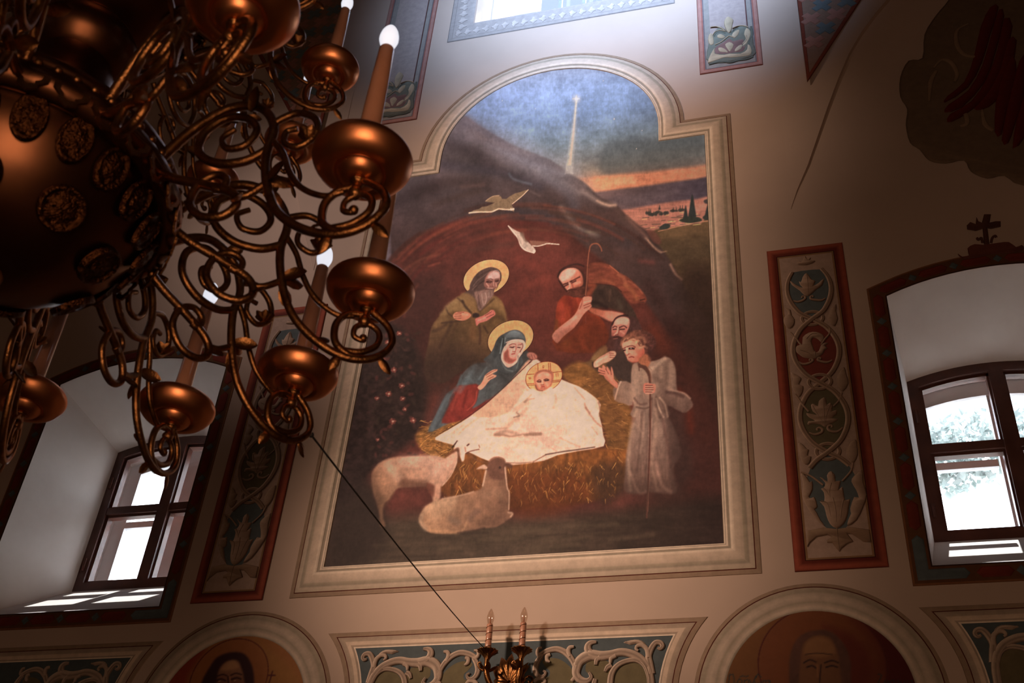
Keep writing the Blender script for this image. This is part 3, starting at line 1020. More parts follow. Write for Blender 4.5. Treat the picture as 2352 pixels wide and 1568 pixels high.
# old man with crossed hands
pl(F('470,285 420,325 365,385 318,450 300,540 280,640 290,720 380,740 470,680 560,640 640,600 700,470 702,420 690,345 660,300 600,280 540,268'), (112, 82, 52), 3, part=2, n=3, nz=.10, ns=(26, 30), seed=51, col2=(66, 46, 36), ax=((1050, 700), (1010, 860)))
pl(J('420,830 520,800 700,800 770,1000 690,1050 540,1030 400,1010 270,1080 200,1050'), (134, 104, 70), 5, .8)
pl(J('1010,810 1090,850 1140,960 1180,1060 1090,1000 990,940 900,930'), (136, 104, 68), 6, .8)
pl(J('550,880 640,820 720,830 770,990 720,1040 620,980'), (128, 96, 62), 4)
for s, c, w, a in (('540,860 580,940 670,1040', (56, 38, 30), 5, .8), ('470,820 540,880', (64, 44, 34), 4, .6), ('680,770 740,880 775,1000', (86, 62, 44), 5, .7),
                   ('1010,830 900,930 800,1010', (78, 54, 40), 4, .7), ('290,960 330,1050 400,1090', (62, 44, 34), 4, .6), ('230,1190 330,1180 420,1170 560,1150', (58, 40, 32), 4, .7),
                   ('100,1310 200,1280 300,1200', (66, 46, 36), 7, .6), ('380,1180 330,1300 250,1450 200,1560', (64, 44, 34), 7, .7), ('460,1200 400,1320 380,1400', (76, 52, 38), 5, .6),
                   ('800,1240 805,1400 800,1500', (66, 42, 34), 5, .7), ('860,1240 920,1340', (60, 40, 32), 4, .7), ('720,1060 700,1200 690,1400', (124, 84, 54), 14, .5),
                   ('300,950 370,900 440,880', (154, 124, 86), 10, .4), ('140,1220 220,1150 300,1130', (128, 98, 66), 9, .4), ('950,1150 1050,1100 1150,1140', (72, 50, 36), 10, .5),
                   ('1110,880 1170,1020 1200,1160', (144, 108, 70), 7, .5)):
    li(J(s), w, c, w * .4 + .8, a)
for g in ((1117, 637.5),):
    B.disc(g, .1335, (42, 16, 14), part=2)
    B.disc(g, .1300, (212, 150, 112), part=2)
    B.disc(g, .1270, (206, 152, 104), part=2)
pl(J('960,352 870,378 780,428 700,520 652,620 640,690 560,745 600,800 690,800 750,870 785,1000 850,965 940,850 1000,775 1015,700 1060,645 1112,560 1126,480 1102,408 1040,368'), (84, 62, 55), 1.5, n=3, part=2, nz=.10, ns=(8, 16), seed=52)
pl(J('520,760 600,740 700,800 750,900 700,900 600,830'), (120, 90, 60), 5)
pl(J('935,432 1000,405 1070,415 1107,470 1100,545 1072,610 1050,650 1000,690 930,690 870,640 862,590 885,510'), (166, 116, 100), 2, n=3, part=2, col2=(132, 86, 74), ax=J('1000,450 900,680'))
pl(J('930,470 1000,420 1075,430 1100,480 1080,520 1000,530 920,530'), (200, 164, 150), 3, .9)
pl(J('720,730 800,712 890,676 960,660 1000,690 1005,770 940,850 850,962 790,1000 750,860'), (124, 94, 82), 3, n=3, nz=.14, ns=(5, 14), seed=53)
for s, c, w, a in (('900,575 935,562 985,575', (58, 32, 30), 2.6, .9), ('1030,560 1080,548', (64, 36, 32), 2.4, .9), ('905,545 960,528 990,540', (92, 58, 50), 2, .7),
                   ('1030,535 1085,528', (92, 58, 50), 1.8, .7), ('915,582 960,588', (40, 22, 22), 2, .8), ('1040,572 1075,566', (40, 22, 22), 2, .8),
                   ('985,560 1000,620 985,650 945,655', (112, 70, 60), 2.2, .8), ('1000,580 1005,630', (214, 170, 148), 2, .6), ('900,600 930,640', (214, 164, 142), 3, .6),
                   ('1040,600 1050,640', (196, 150, 130), 2.4, .6), ('880,690 930,680 985,690', (96, 60, 54), 2.4, .8), ('920,665 990,672', (186, 150, 134), 2.4, .6),
                   ('700,640 760,560 840,500 920,440', (124, 96, 86), 2, .6), ('680,700 740,640 800,620', (112, 84, 74), 2, .6), ('760,520 850,450 950,400', (66, 46, 42), 3, .6),
                   ('720,690 800,600 860,560', (60, 42, 38), 3, .6), ('1000,420 1060,400 1100,440', (190, 160, 148), 2, .5), ('1108,440 1112,560', (70, 46, 42), 1.6, .7),
                   ('830,760 840,860 860,920', (170, 142, 126), 3, .5), ('880,740 900,820 880,900', (176, 148, 132), 3, .5), ('780,780 790,880 810,960', (88, 62, 56), 4, .6),
                   ('940,730 930,800', (160, 132, 118), 3, .5), ('1070,600 1065,650 1040,690', (60, 40, 36), 1.6, .7)):
    li(J(s), w, c, w * .35 + .5, a)
pl(J('395,1085 440,1030 560,1018 640,1040 670,1080 620,1130 540,1157 440,1140'), (190, 120, 94), 1.6, n=3, part=2)
pl(J('740,1120 850,1080 930,1030 960,1000 1010,1000 1035,1060 980,1105 900,1160 800,1190 755,1235 735,1180'), (186, 110, 96), 1.6, n=3, part=2)
for s in ('430,1060 520,1050', '420,1090 520,1085', '430,1120 520,1118', '880,1080 980,1020', '900,1110 1010,1060', '470,1030 560,1030'):
    li(J(s), 1.4, (104, 56, 46), .7, .8)
for s in ('540,1060 620,1070', '780,1150 880,1110'):
    li(J(s), 4, (218, 152, 124), 2, .6)
pl(J('690,1060 740,1040 790,1060 780,1100 700,1110'), (54, 38, 34), 2.5)

# shepherd in red with a crook
pl(S('370,780 300,840 250,960 240,1150 250,1600 1000,1600 1010,1300 900,1100 700,1000 800,800 640,820 560,800 440,790'), (134, 56, 38), 2.5, n=3, part=3, nz=.12, ns=(14, 24), seed=61, col2=(112, 52, 30), ax=S('400,900 500,1500'))
pl(S('840,640 980,620 1100,640 1200,720 1300,860 1400,980 1460,1120 1500,1260 1340,1240 1290,1060 1180,1010 1000,960 800,960 760,880'), (64, 46, 38), 3, n=3, part=3, nz=.12, ns=(10, 16), seed=62)
for s, c, w, a in (('560,1160 700,1120 860,1240 980,1380 940,1560', (94, 44, 30), 26, .6), ('620,1280 640,1400 660,1560', (156, 70, 42), 10, .5), ('430,820 480,960 500,1060', (100, 38, 30), 10, .6),
                   ('300,900 350,1000 330,1150', (160, 70, 52), 12, .5), ('560,820 600,900', (170, 72, 50), 7, .5), ('300,1300 400,1500', (128, 74, 36), 18, .5), ('250,1160 240,1300 200,1380', (96, 62, 36), 7, .6),
                   ('1060,700 1040,860', (104, 74, 58), 5, .5), ('900,720 960,800 1000,900', (46, 32, 28), 12, .5), ('1180,860 1220,960', (78, 66, 52), 8, .5), ('800,880 900,900 1000,960', (40, 26, 24), 8, .7)):
    li(S(s), w, c, w * .4 + 1, a)
pl(S('720,960 820,970 950,1000 1080,1010 1180,1030 1260,1060 1140,1160 1040,1160 900,1090 780,1040'), (150, 86, 64), 3, n=3, part=3, col2=(190, 122, 100), ax=S('820,1000 1040,1100'))
pl(S('270,500 300,420 400,360 520,350 640,420 700,520 690,650 690,780 620,790 500,800 430,720 360,650 300,580'), (66, 38, 32), 3, n=3, part=3)
pl(S('285,510 320,430 420,372 540,370 620,440 650,540 645,620 580,660 500,690 440,730 405,700 340,600'), (204, 138, 114), 2, n=3, part=3, col2=(150, 86, 66), ax=S('380,480 640,640'))
pl(S('320,470 420,385 540,400 500,480 380,560 310,540'), (222, 168, 148), 4, .8)
pl(S('440,700 520,660 600,650 690,660 690,760 580,800 480,790 430,740'), (86, 48, 38), 3, n=3, nz=.15, ns=(5, 5))
for s, c, w, a in (('360,610 420,590 480,560', (64, 32, 28), 3, .9), ('470,570 540,530 600,500', (74, 38, 32), 3, .85), ('480,590 540,560', (52, 26, 24), 3, .8), ('370,640 430,610', (44, 22, 22), 3, .8),
                   ('440,580 450,650 420,690', (226, 170, 146), 3, .7), ('480,600 500,660', (120, 64, 52), 3, .6), ('540,600 600,580', (214, 150, 124), 6, .5), ('410,710 470,690 540,690', (60, 30, 26), 3, .8),
                   ('290,560 340,640 400,710', (50, 28, 24), 3, .7), ('270,500 320,400 420,340 560,310 660,340', (48, 30, 28), 4, .7), ('740,620 820,640 720,760', (160, 84, 54), 10, .5)):
    li(S(s), w, c, w * .35 + .6, a)
li(S('690,770 710,560 720,330 740,130 760,40 800,5 870,5 915,60 930,110'), 3.4, (140, 84, 62), .9, .9, part=3)
li(S('698,770 718,560 728,330 748,130'), 1.4, (72, 40, 34), .7, .7)
li(S('690,1010 690,1200'), 3, (112, 58, 46), 1, .6)
pl(S('640,830 670,795 780,800 775,870 760,900 780,940 720,1000 660,1060 600,1150 520,1260 420,1340 330,1420 270,1495 210,1450 185,1390 230,1310 350,1210 480,1110 560,1010 600,900'), (192, 122, 100), 1.8, n=2, part=3, col2=(204, 142, 120), ax=S('680,880 260,1400'))
for s, c, w, a in (('290,1490 420,1400 560,1260 640,1120', (104, 52, 42), 4, .7), ('300,1300 420,1220 540,1100', (216, 158, 136), 6, .5), ('660,930 770,890', (104, 54, 44), 1.8, .8), ('665,970 760,930', (112, 60, 48), 1.6, .8),
                   ('670,880 760,860', (226, 164, 140), 3, .6), ('640,840 630,900 600,980', (128, 68, 54), 2.5, .6), ('690,1000 740,980', (212, 152, 128), 3, .5)):
    li(S(s), w, c, w * .4 + .6, a)

# bearded shepherd bending forward
pl(K('430,560 340,600 250,700 200,780 0,840 -20,1000 0,1080 200,1100 300,1050 480,1100 560,1060 640,1080 800,1080 800,820 760,700 640,560'), (106, 76, 50), 3, n=3, part=4, nz=.1, ns=(16, 10), seed=71)
pl(K('570,660 700,640 780,720 800,1080 640,1080 560,1000 480,880 440,830 540,740'), (64, 47, 40), 4, n=3, part=4)
pl(K('250,820 330,880 420,1000 500,1080 360,1080 280,1000 240,900'), (62, 46, 40), 6, .9)
pl(K('480,430 500,300 560,200 640,150 740,160 840,180 920,300 940,420 860,400 760,390 690,460 640,540 650,640 560,660 450,640 430,560 460,500'), (74, 47, 42), 3, n=3, part=4, nz=.12, ns=(6, 10), seed=72)
pl(K('520,300 570,210 650,170 750,190 760,280 740,350 690,440 640,450 600,430 520,440 510,380'), (186, 126, 106), 2, n=3, part=4, col2=(150, 90, 76), ax=K('620,230 620,440'))
pl(K('560,220 650,180 740,200 730,280 640,270 560,280'), (206, 150, 128), 3, .8)
for s, c, w, a in (('530,320 560,300 590,315', (70, 38, 34), 2.4, .9), ('620,320 680,295 720,320', (70, 38, 34), 2.6, .9), ('535,345 580,340', (44, 24, 22), 2.4, .85), ('630,345 690,340', (44, 24, 22), 2.4, .85),
                   ('600,310 590,380 550,420', (214, 156, 132), 3, .7), ('620,330 610,400', (112, 62, 52), 2.2, .7), ('560,425 600,415', (86, 46, 40), 2.2, .7), ('640,370 680,400', (202, 140, 116), 4, .6),
                   ('500,470 560,450 640,460', (66, 36, 32), 4, .8), ('540,475 590,468', (150, 92, 80), 2.4, .7), ('520,460 480,540 460,620', (92, 60, 54), 6, .4), ('580,500 570,600', (88, 58, 54), 6, .4),
                   ('520,280 570,190 660,150 740,150', (46, 28, 26), 3, .8)):
    li(K(s), w, c, w * .35 + .5, a)
pl(K('230,760 280,690 350,610 440,570 450,640 400,680 300,760'), (132, 100, 66), 3, n=2, part=4)
pl(K('270,870 265,810 330,740 430,680 500,645 560,650 575,690 540,740 470,790 390,820 310,870'), (206, 144, 118), 1.7, n=3, part=4)
for s in ('480,670 540,680', '490,700 560,705', '490,730 545,735'):
    li(K(s), 1.6, (116, 64, 52), .8, .8)
li(K('300,800 380,750 450,720'), 5, (226, 168, 142), 2.5, .6)
li(K('250,800 260,870 320,880'), 3, (50, 34, 30), 1.4, .7)

# hay
hay = '960,1020 985,990 1040,975 1100,960 1290,880 1330,860 1400,890 1450,950 1460,1080 1430,1110 1400,1130 1310,1150 1200,1150 1100,1140 1020,1130 1000,1090 960,1050'
pl(Q('1290,860 1330,830 1380,860 1420,900 1450,940 1450,1080 1400,1040 1380,960 1330,900'), (120, 80, 44), 7, n=3, part=9, nz=.16, ns=(14, 7), seed=81)
pl(Q('1010,1060 1060,1040 1420,1030 1450,1060 1440,1110 1390,1145 1300,1160 1180,1170 1040,1150 1000,1100'), (122, 74, 38), 8, n=3, part=9, nz=.2, ns=(10, 18), seed=82, col2=(82, 46, 26), ax=((1230, 1060), (1230, 1170)))
pl(Q('955,1000 1000,970 1080,950 1100,975 1040,1040 1020,1060 975,1040'), (136, 92, 50), 6, n=3, part=9, nz=.2, ns=(8, 6), seed=83)
pl(Q('1170,1090 1250,1085 1330,1090 1350,1140 1280,1180 1180,1180'), (96, 48, 24), 16, .6)
pl(Q('1360,1080 1430,1060 1440,1130 1380,1160'), (66, 44, 32), 16, .7)
for i in range(620):
    z = rng.random()
    if z < .22: x, y, t = rng.uniform(960, 1065), rng.uniform(965, 1050), rng.uniform(-1.0, .6)
    elif z < .42: x, y, t = rng.uniform(1330, 1445), rng.uniform(870, 1050), rng.uniform(-.5, 1.2)
    else: x, y, t = rng.uniform(1020, 1420), rng.uniform(1060, 1150), rng.uniform(.6, 2.5)
    if z >= .22 and z < .42 and x < 1330 + (y - 870) * .35: continue
    l = rng.uniform(6, 20)
    c = [(176, 124, 66), (206, 150, 84), (90, 54, 28), (150, 96, 48), (70, 42, 26)][i % 5]
    li([(x, y), (x + l * .5 * math.cos(t) + rng.uniform(-2, 2), y + l * .5 * math.sin(t)), (x + l * math.cos(t), y + l * math.sin(t))], [1.7, .7], c, .8, rng.uniform(.4, .85), n=0)

# boy in a long shirt with a staff
pl(K('860,800 800,850 782,1000 785,1200 790,1300 820,1400 800,1560 1300,1560 1290,1400 1500,1500 1600,1450 1640,1380 1580,1280 1500,1220 1420,1180 1400,900 1340,760 1250,730 1100,780'), (136, 108, 90), 2.5, n=3, part=5, nz=.08, ns=(10, 26), seed=91, col2=(112, 84, 70), ax=K('900,900 1400,1300'))
pl(F('1340,790 1380,870 1350,960 1320,1100 1312,1200 1310,1290 1360,1310 1440,1300 1540,1310 1580,1290 1560,1180 1600,1100 1560,960 1500,880'), (128, 100, 84), 4, n=3, part=5, nz=.09, ns=(7, 40), seed=92, col2=(96, 68, 56), ax=F('1400,1000 1440,1310'))
pl(K('560,1330 530,1180 600,1090 640,1060 790,1100 800,1390 680,1370'), (136, 106, 88), 2.5, n=2, part=5)
pl(F('1520,880 1610,900 1650,860 1640,830 1600,980 1660,1140 1620,1240 1560,1220'), (72, 48, 40), 12, .5)
for s, c, w, a in (('1250,740 1160,820 1050,900', (182, 150, 126), 8, .55), ('1300,780 1270,900 1280,1100', (96, 72, 60), 10, .6), ('1100,1000 1200,1100 1240,1200', (98, 74, 62), 12, .6),
                   ('1330,840 1350,1000 1330,1150', (146, 116, 96), 14, .5), ('870,900 850,1050 840,1200', (166, 134, 112), 16, .5), ('960,900 960,1080', (154, 124, 102), 12, .5),
                   ('800,1210 830,1340 850,1400 900,1390', (164, 130, 106), 10, .5), ('830,1300 900,1380 990,1370', (90, 64, 54), 5, .7), ('860,1420 960,1440 1040,1420', (84, 60, 50), 4, .7),
                   ('1130,1300 1170,1440 1230,1560', (206, 172, 142), 3.4, .8), ('1180,1290 1250,1380 1290,1550', (188, 152, 124), 4, .7), ('1130,1290 1140,1420 1180,1560', (82, 58, 48), 6, .6),
                   ('1300,1190 1400,1200 1520,1230 1600,1300', (176, 140, 116), 4, .6), ('1280,1210 1400,1230 1500,1270', (70, 46, 40), 8, .7), ('1050,1560 1060,1300', (72, 48, 40), 6, .6),
                   ('640,1070 600,1160 560,1310', (206, 170, 144), 3, .8), ('870,800 890,860 895,910', (92, 62, 50), 3, .8), ('880,820 980,830 1060,900', (120, 90, 74), 3, .6)):
    li(K(s), w, c, w * .4 + .8, a)
for s, c, w, a in (('1370,880 1340,1000 1330,1150 1340,1290', (178, 146, 120), 12, .45), ('1400,890 1390,1050 1370,1200', (84, 60, 50), 8, .5), ('1470,880 1470,1000 1450,1150 1480,1290', (166, 130, 106), 12, .4),
                   ('1500,900 1530,1050 1560,1200 1590,1280', (92, 62, 52), 10, .5), ('1440,880 1430,1000 1420,1200', (90, 64, 54), 6, .5), ('1340,1200 1380,1300 1420,1300', (168, 130, 108), 10, .4),
                   ('1470,1150 1500,1260 1550,1300', (176, 134, 112), 12, .5), ('1360,950 1400,1000 1390,1100', (150, 120, 100), 8, .4)):
    li(F(s), w / 1.6, c, w * .3 + .8, a)
pl(K('640,560 650,480 720,420 800,370 900,350 1010,370 1100,440 1130,540 1100,620 1040,660 1000,700 940,680 900,600 800,560 700,560'), (120, 76, 58), 3, n=3, part=5, nz=.2, ns=(5, 5), seed=93, col2=(76, 44, 38), ax=K('750,450 1080,500'))
pl(K('655,560 690,520 780,500 860,520 900,580 960,600 970,680 930,740 880,790 800,800 740,770 710,700 680,640'), (206, 138, 112), 1.8, n=3, part=5, col2=(170, 92, 72), ax=K('740,600 940,700'))
pl(K('880,780 960,690 1020,700 1060,760 1020,860 960,870'), (148, 92, 66), 3, n=3, part=5)
for s, c, w, a in (('700,600 740,580 800,570 840,590', (84, 46, 38), 2.4, .8), ('660,615 700,600', (84, 46, 38), 2.2, .8), ('760,610 790,605 820,610', (36, 20, 20), 4, .95), ('680,635 705,630', (36, 20, 20), 3.4, .95),
                   ('755,625 820,622', (104, 58, 48), 1.6, .7), ('720,600 720,650 740,690', (226, 166, 138), 4, .6), ('740,690 765,680', (110, 54, 44), 2.4, .8), ('715,700 735,705', (120, 60, 50), 2, .7),
                   ('755,735 790,722 820,730', (112, 44, 40), 2.6, .9), ('760,742 800,745', (196, 112, 94), 2.4, .7), ('780,660 840,690', (220, 148, 122), 9, .45), ('740,770 800,800 880,790', (138, 78, 62), 3, .6),
                   ('880,640 920,700', (170, 92, 74), 8, .4), ('660,540 700,480 740,470', (196, 140, 108), 4, .6), ('760,500 820,480 860,520', (214, 158, 122), 5, .6), ('840,540 880,500 920,560', (206, 150, 114), 5, .6),
                   ('900,600 960,580 1000,600', (206, 146, 112), 5, .6), ('860,460 940,460 980,520', (170, 116, 88), 6, .5), ('690,510 720,480', (84, 50, 40), 3, .6), ('900,520 910,540', (70, 40, 34), 3, .6), ('650,520 640,560', (150, 100, 78), 4, .5),
                   ('1000,600 1040,640 1050,760', (58, 34, 30), 9, .5)):
    li(K(s), w, c, w * .35 + .5, a)
el(K('782,604')[0], .9, .9, 0, (240, 220, 210), .4, .9)
pl(K('330,900 335,870 380,880 385,850 400,835 430,870 440,910 445,860 470,880 500,930 505,860 525,890 540,960 545,1030 600,1090 590,1160 540,1130 460,1060 420,1020 400,980 330,960 360,940 325,925'), (192, 120, 96), 1.6, n=2, part=5)
for s in ('340,905 420,930', '345,945 420,960', '430,890 470,960', '500,900 510,970'):
    li(K(s), 1.6, (104, 54, 44), .8, .8)
li(K('470,980 520,1060 570,1120'), 6, (214, 150, 122), 3, .5)
pl(K('880,800 920,830 990,850 1040,920 1060,1000 1060,1080 1030,1090 1020,1000 980,920 930,880 890,870'), (82, 52, 42), 1.8, n=2)
li(K('1010,870 1050,960 1060,1070'), 2, (128, 88, 68), 1, .6)
li(F('1442,790 1442,950 1436,1150 1424,1430'), 4.2, (84, 52, 42), 1.1, .95, part=5)
li(F('1447,830 1446,950 1441,1150 1430,1400'), 1.2, (138, 94, 74), .7, .6)
pl(K('960,1100 1000,1085 1080,1100 1120,1110 1115,1200 1080,1230 1000,1240 955,1210 950,1150'), (176, 106, 86), 1.8, n=3, part=5)
for s in ('985,1120 1080,1120', '985,1150 1085,1150', '980,1180 1085,1182', '985,1210 1070,1212'):
    li(K(s), 2.2, (92, 46, 38), .9, .8)
    li([(q[0], q[1] + 2.4) for q in K(s)], 2, (216, 148, 122), .9, .6)

# woman in a blue veil
pl(F('690,480 660,560 650,620 600,630 520,650 470,700 440,760 390,800 340,900 300,990 380,960 440,930 540,900 640,830 720,740 800,640 830,600 800,560 800,500 770,470 730,462'), (88, 90, 88), 2.5, n=3, part=6, nz=.1, ns=(14, 14), seed=101, col2=(62, 58, 55), ax=F('520,700 760,700'))
pl(F('440,760 500,750 560,750 550,830 530,870 620,820 650,800 560,900 480,930 370,945 400,860'), (118, 46, 38), 3, n=3, nz=.1, ns=(12, 20), seed=102)
for s, c, w, a in (('540,650 500,720 460,780', (118, 132, 132), 16, .5), ('470,700 450,760 400,820', (110, 126, 126), 8, .5), ('400,800 350,900 320,980', (118, 128, 128), 9, .55), ('430,800 390,880 340,970', (62, 66, 66), 7, .6),
                   ('560,640 600,680 590,740', (64, 66, 64), 12, .5), ('640,640 680,680 720,690', (56, 58, 56), 14, .5), ('600,660 560,720', (128, 140, 138), 6, .4), ('470,760 440,820 420,880', (158, 72, 58), 8, .5),
                   ('550,780 540,840 500,880', (170, 78, 62), 3, .7), ('500,780 480,860', (86, 30, 26), 8, .6), ('600,830 540,880', (96, 36, 30), 7, .5), ('640,760 600,800', (76, 78, 74), 10, .5),
                   ('720,660 760,620 800,600', (70, 72, 70), 10, .5), ('660,690 700,720', (46, 46, 44), 10, .5)):
    li(F(s), w / 1.5, c, w * .3 + 1, a)
g = M('607,380')[0]
B.disc(g, .1255, (42, 16, 14), part=6)
B.disc(g, .1222, (216, 152, 112), part=6)
B.disc(g, .1195, (208, 154, 104), part=6)
pl(M('690,248 600,262 520,300 440,350 390,420 360,500 330,560 290,620 200,700 300,760 440,860 560,900 700,860 800,720 760,640 780,560 820,500 835,420 820,340 770,280'), (72, 72, 70), 1.5, n=3, part=6, nz=.08, ns=(10, 16), seed=103)
pl(M('560,300 660,256 760,290 815,360 830,420 780,390 700,380 600,390 540,440 520,380'), (124, 130, 130), 3, n=3, col2=(84, 84, 82), ax=M('640,270 640,400'))
pl(M('600,410 700,390 790,400 830,450 820,520 780,600 740,660 700,740 620,800 560,810 500,750 470,660 500,560 540,470'), (214, 164, 142), 1.5, n=3, part=6)
pl(M('610,470 700,440 780,450 800,500 760,570 700,640 700,700 640,740 560,730 510,690 510,620 550,540'), (196, 130, 112), 2, n=3, part=6)
pl(M('600,490 690,450 780,465 790,510 740,570 690,640 630,670 580,640 570,560'), (214, 150, 130), 2, n=3)
pl(M('510,600 570,560 590,660 640,690 690,690 640,740 560,740 515,700'), (150, 84, 70), 3, n=3)
for s, c, w, a in (('585,480 640,458 690,468', (98, 52, 46), 1.6, .8), ('715,478 770,470', (98, 52, 46), 1.6, .8), ('600,510 640,512 670,500', (42, 22, 22), 2.6, .9), ('715,510 750,515', (42, 22, 22), 2.4, .9),
                   ('690,480 690,540 670,575', (140, 78, 66), 1.8, .8), ('640,575 680,580', (116, 60, 54), 2, .8), ('670,500 665,560', (236, 184, 162), 2.4, .6), ('625,612 670,605', (136, 54, 50), 2.4, .9),
                   ('600,530 620,590', (232, 176, 154), 5, .5), ('520,500 480,600 480,700 540,790', (232, 196, 174), 2, .8), ('540,440 620,408 720,400 800,420', (226, 190, 168), 2.2, .8),
                   ('800,420 830,480 790,580 740,650', (220, 180, 158), 1.8, .7), ('780,450 790,500 750,580', (46, 36, 36), 2, .6), ('490,380 470,480 450,600', (140, 150, 146), 2.4, .7), ('530,370 520,450', (146, 156, 150), 2, .6),
                   ('500,360 490,500', (44, 46, 46), 3, .6), ('440,400 400,520 380,640', (46, 48, 48), 8, .5), ('540,700 580,750 640,740', (170, 104, 88), 3, .6), ('720,640 720,740 700,820', (112, 116, 108), 3, .6),
                   ('480,740 540,840 640,870', (110, 112, 106), 3, .6), ('560,560 540,640', (150, 88, 74), 4, .6), ('560,380 680,370 800,390', (58, 62, 62), 2, .7)):
    li(M(s), w, c, w * .35 + .5, a)
pl(M('110,1110 160,1060 200,990 220,940 260,900 340,850 410,840 400,870 330,910 395,930 380,960 300,1000 250,1060 200,1120 150,1150'), (208, 140, 112), 1.5, n=2, part=6)
for s in ('240,930 320,880 390,850', '250,960 330,915', '270,990 350,950'):
    li(M(s), 1.5, (112, 62, 50), .8, .8)

# swaddling cloth
pl(Q('1225,828 1240,832 1262,845 1290,872 1330,888 1366,912 1380,930 1376,950 1382,975 1386,1000 1387,1025 1330,1036 1280,1046 1250,1058 1180,1068 1130,1062 1080,1040 1040,1022 1000,1010 1012,998 1060,970 1110,935 1150,900 1190,862'), (218, 178, 152), 1.6, n=2, part=7, nz=.05, ns=(26, 22), seed=111)
pl(M('900,700 830,740 740,860 600,1030 420,1200 200,1400 20,1540 260,1560 560,1500 760,1240 860,1120 850,900'), (206, 160, 132), 3, .85, n=2, col2=(186, 146, 116), ax=M('800,800 200,1480'))
pl(M('880,1150 1100,1165 1200,1110 1260,1200 1280,1400 1260,1560 800,1560 700,1500 760,1300'), (224, 184, 158), 5, .7)
for s, c, w, a in (('860,1150 960,1160 900,1240 820,1330', (146, 116, 92), 5, .6), ('820,1330 900,1290 960,1280', (136, 104, 84), 4, .5), ('700,1440 780,1380 880,1340', (162, 130, 104), 10, .5), ('900,1180 1000,1150', (150, 116, 94), 3, .6),
                   ('1260,1180 1290,1290 1250,1420', (176, 138, 114), 5, .5), ('1560,1110 1640,1200 1720,1290', (168, 122, 100), 4, .6), ('1720,1350 1740,1420 1800,1500', (150, 108, 88), 4, .6), ('1300,1060 1420,1040 1540,1120', (232, 192, 166), 6, .5),
                   ('900,720 1000,700 1050,740', (228, 190, 166), 3, .7), ('1930,1330 1950,1450 1940,1540', (122, 86, 66), 3, .6), ('700,1490 740,1530', (130, 100, 82), 4, .6), ('560,1200 640,1250', (222, 180, 150), 10, .4)):
    li(M(s), w, c, w * .4 + .8, a)
li([(q[0] - 1.5, q[1] - 1.5) for q in Q('1225,828 1190,862 1150,900 1110,935 1060,970 1012,998')], 1.8, (58, 34, 30), .9, .8)
for s, c, w, a in (('870,385 980,395 1060,410 1160,395 1260,380 1380,378', (128, 92, 72), 7, .75), ('900,370 1000,350 1100,370', (136, 102, 82), 9, .55), ('770,325 880,320 1000,310', (166, 128, 104), 4, .6), ('1000,300 1060,240 1140,180 1220,100', (166, 132, 106), 9, .5),
                   ('950,410 1050,425 1180,400', (232, 192, 164), 5, .6), ('1600,420 1700,470 1820,520', (176, 136, 112), 4, .5), ('1480,520 1560,570', (172, 132, 108), 3, .5), ('460,380 560,280 680,200', (182, 142, 114), 5, .5),
                   ('220,440 400,360 520,260', (196, 154, 126), 6, .5), ('1890,80 1940,160 2000,240 2060,290', (146, 104, 84), 4, .6), ('1960,300 2020,380', (170, 126, 102), 3, .5), ('1080,190 1140,175', (110, 82, 70), 3, .6),
                   ('1440,610 1640,575 1760,560 1990,525', (52, 34, 28), 2.6, .8), ('1300,690 1440,612', (96, 62, 46), 2.4, .7), ('560,600 680,680 800,700', (112, 74, 54), 3, .6), ('1300,690 1150,705 1000,700', (110, 72, 52), 2.4, .6)):
    li(Lc(s), w, c, w * .4 + .8, a)
el(M('930,640')[0], 12, 8, 20, (176, 116, 98), 2, .9)
for s in ('880,640 900,690', '920,620 940,680', '960,625 985,680'):
    li(M(s), 1.5, (110, 62, 54), .8, .7)

# infant
g = M('1108,950')[0]
B.disc(g, .0960, (120, 42, 28), part=8)
B.disc(g, .0930, (214, 152, 104), part=8)
B.clip = np.zeros(B.X.shape, np.float32)
_cx, _cz = P(*g)
B.clip[np.hypot(B.X - _cx, B.Z - _cz) < .0925] = 1
for s in ('1018,740 1020,860', '1178,750 1182,860', '1205,750 1208,860', '840,920 960,912', '1240,888 1380,872', '840,1060 960,1052', '840,1080 965,1075', '1240,1010 1380,1000', '1240,1032 1380,1020'):
    li(M(s), 1.6, (132, 60, 38), .7, .9)
li(M('1090,785 1108,785 1108,812 1090,812 1090,785'), 1.1, (132, 60, 38), .6, .8, n=0)
li(M('1098,812 1098,825'), 1.1, (132, 60, 38), .6, .8)
li(M('1290,905 1292,950'), 1.2, (132, 60, 38), .6, .8)
li(M('1318,900 1320,945'), 1.2, (132, 60, 38), .6, .8)
li(M('880,960 886,985 892,960 892,990'), 1.1, (132, 60, 38), .6, .8, n=0)
li(M('904,985 908,960 915,985'), 1.1, (132, 60, 38), .6, .8, n=0)
B.clip = None
pl(M('1000,880 1060,850 1150,845 1230,870 1255,940 1240,1030 1210,1100 1150,1150 1080,1165 1010,1150 975,1080 955,980 965,920'), (156, 96, 74), 2.5, n=3, part=8)
pl(M('1000,940 1060,890 1160,885 1215,940 1215,1040 1180,1100 1120,1145 1050,1150 1000,1090 985,1010'), (204, 140, 112), 3, n=3, col2=(186, 116, 90), ax=M('1080,930 1100,1150'))
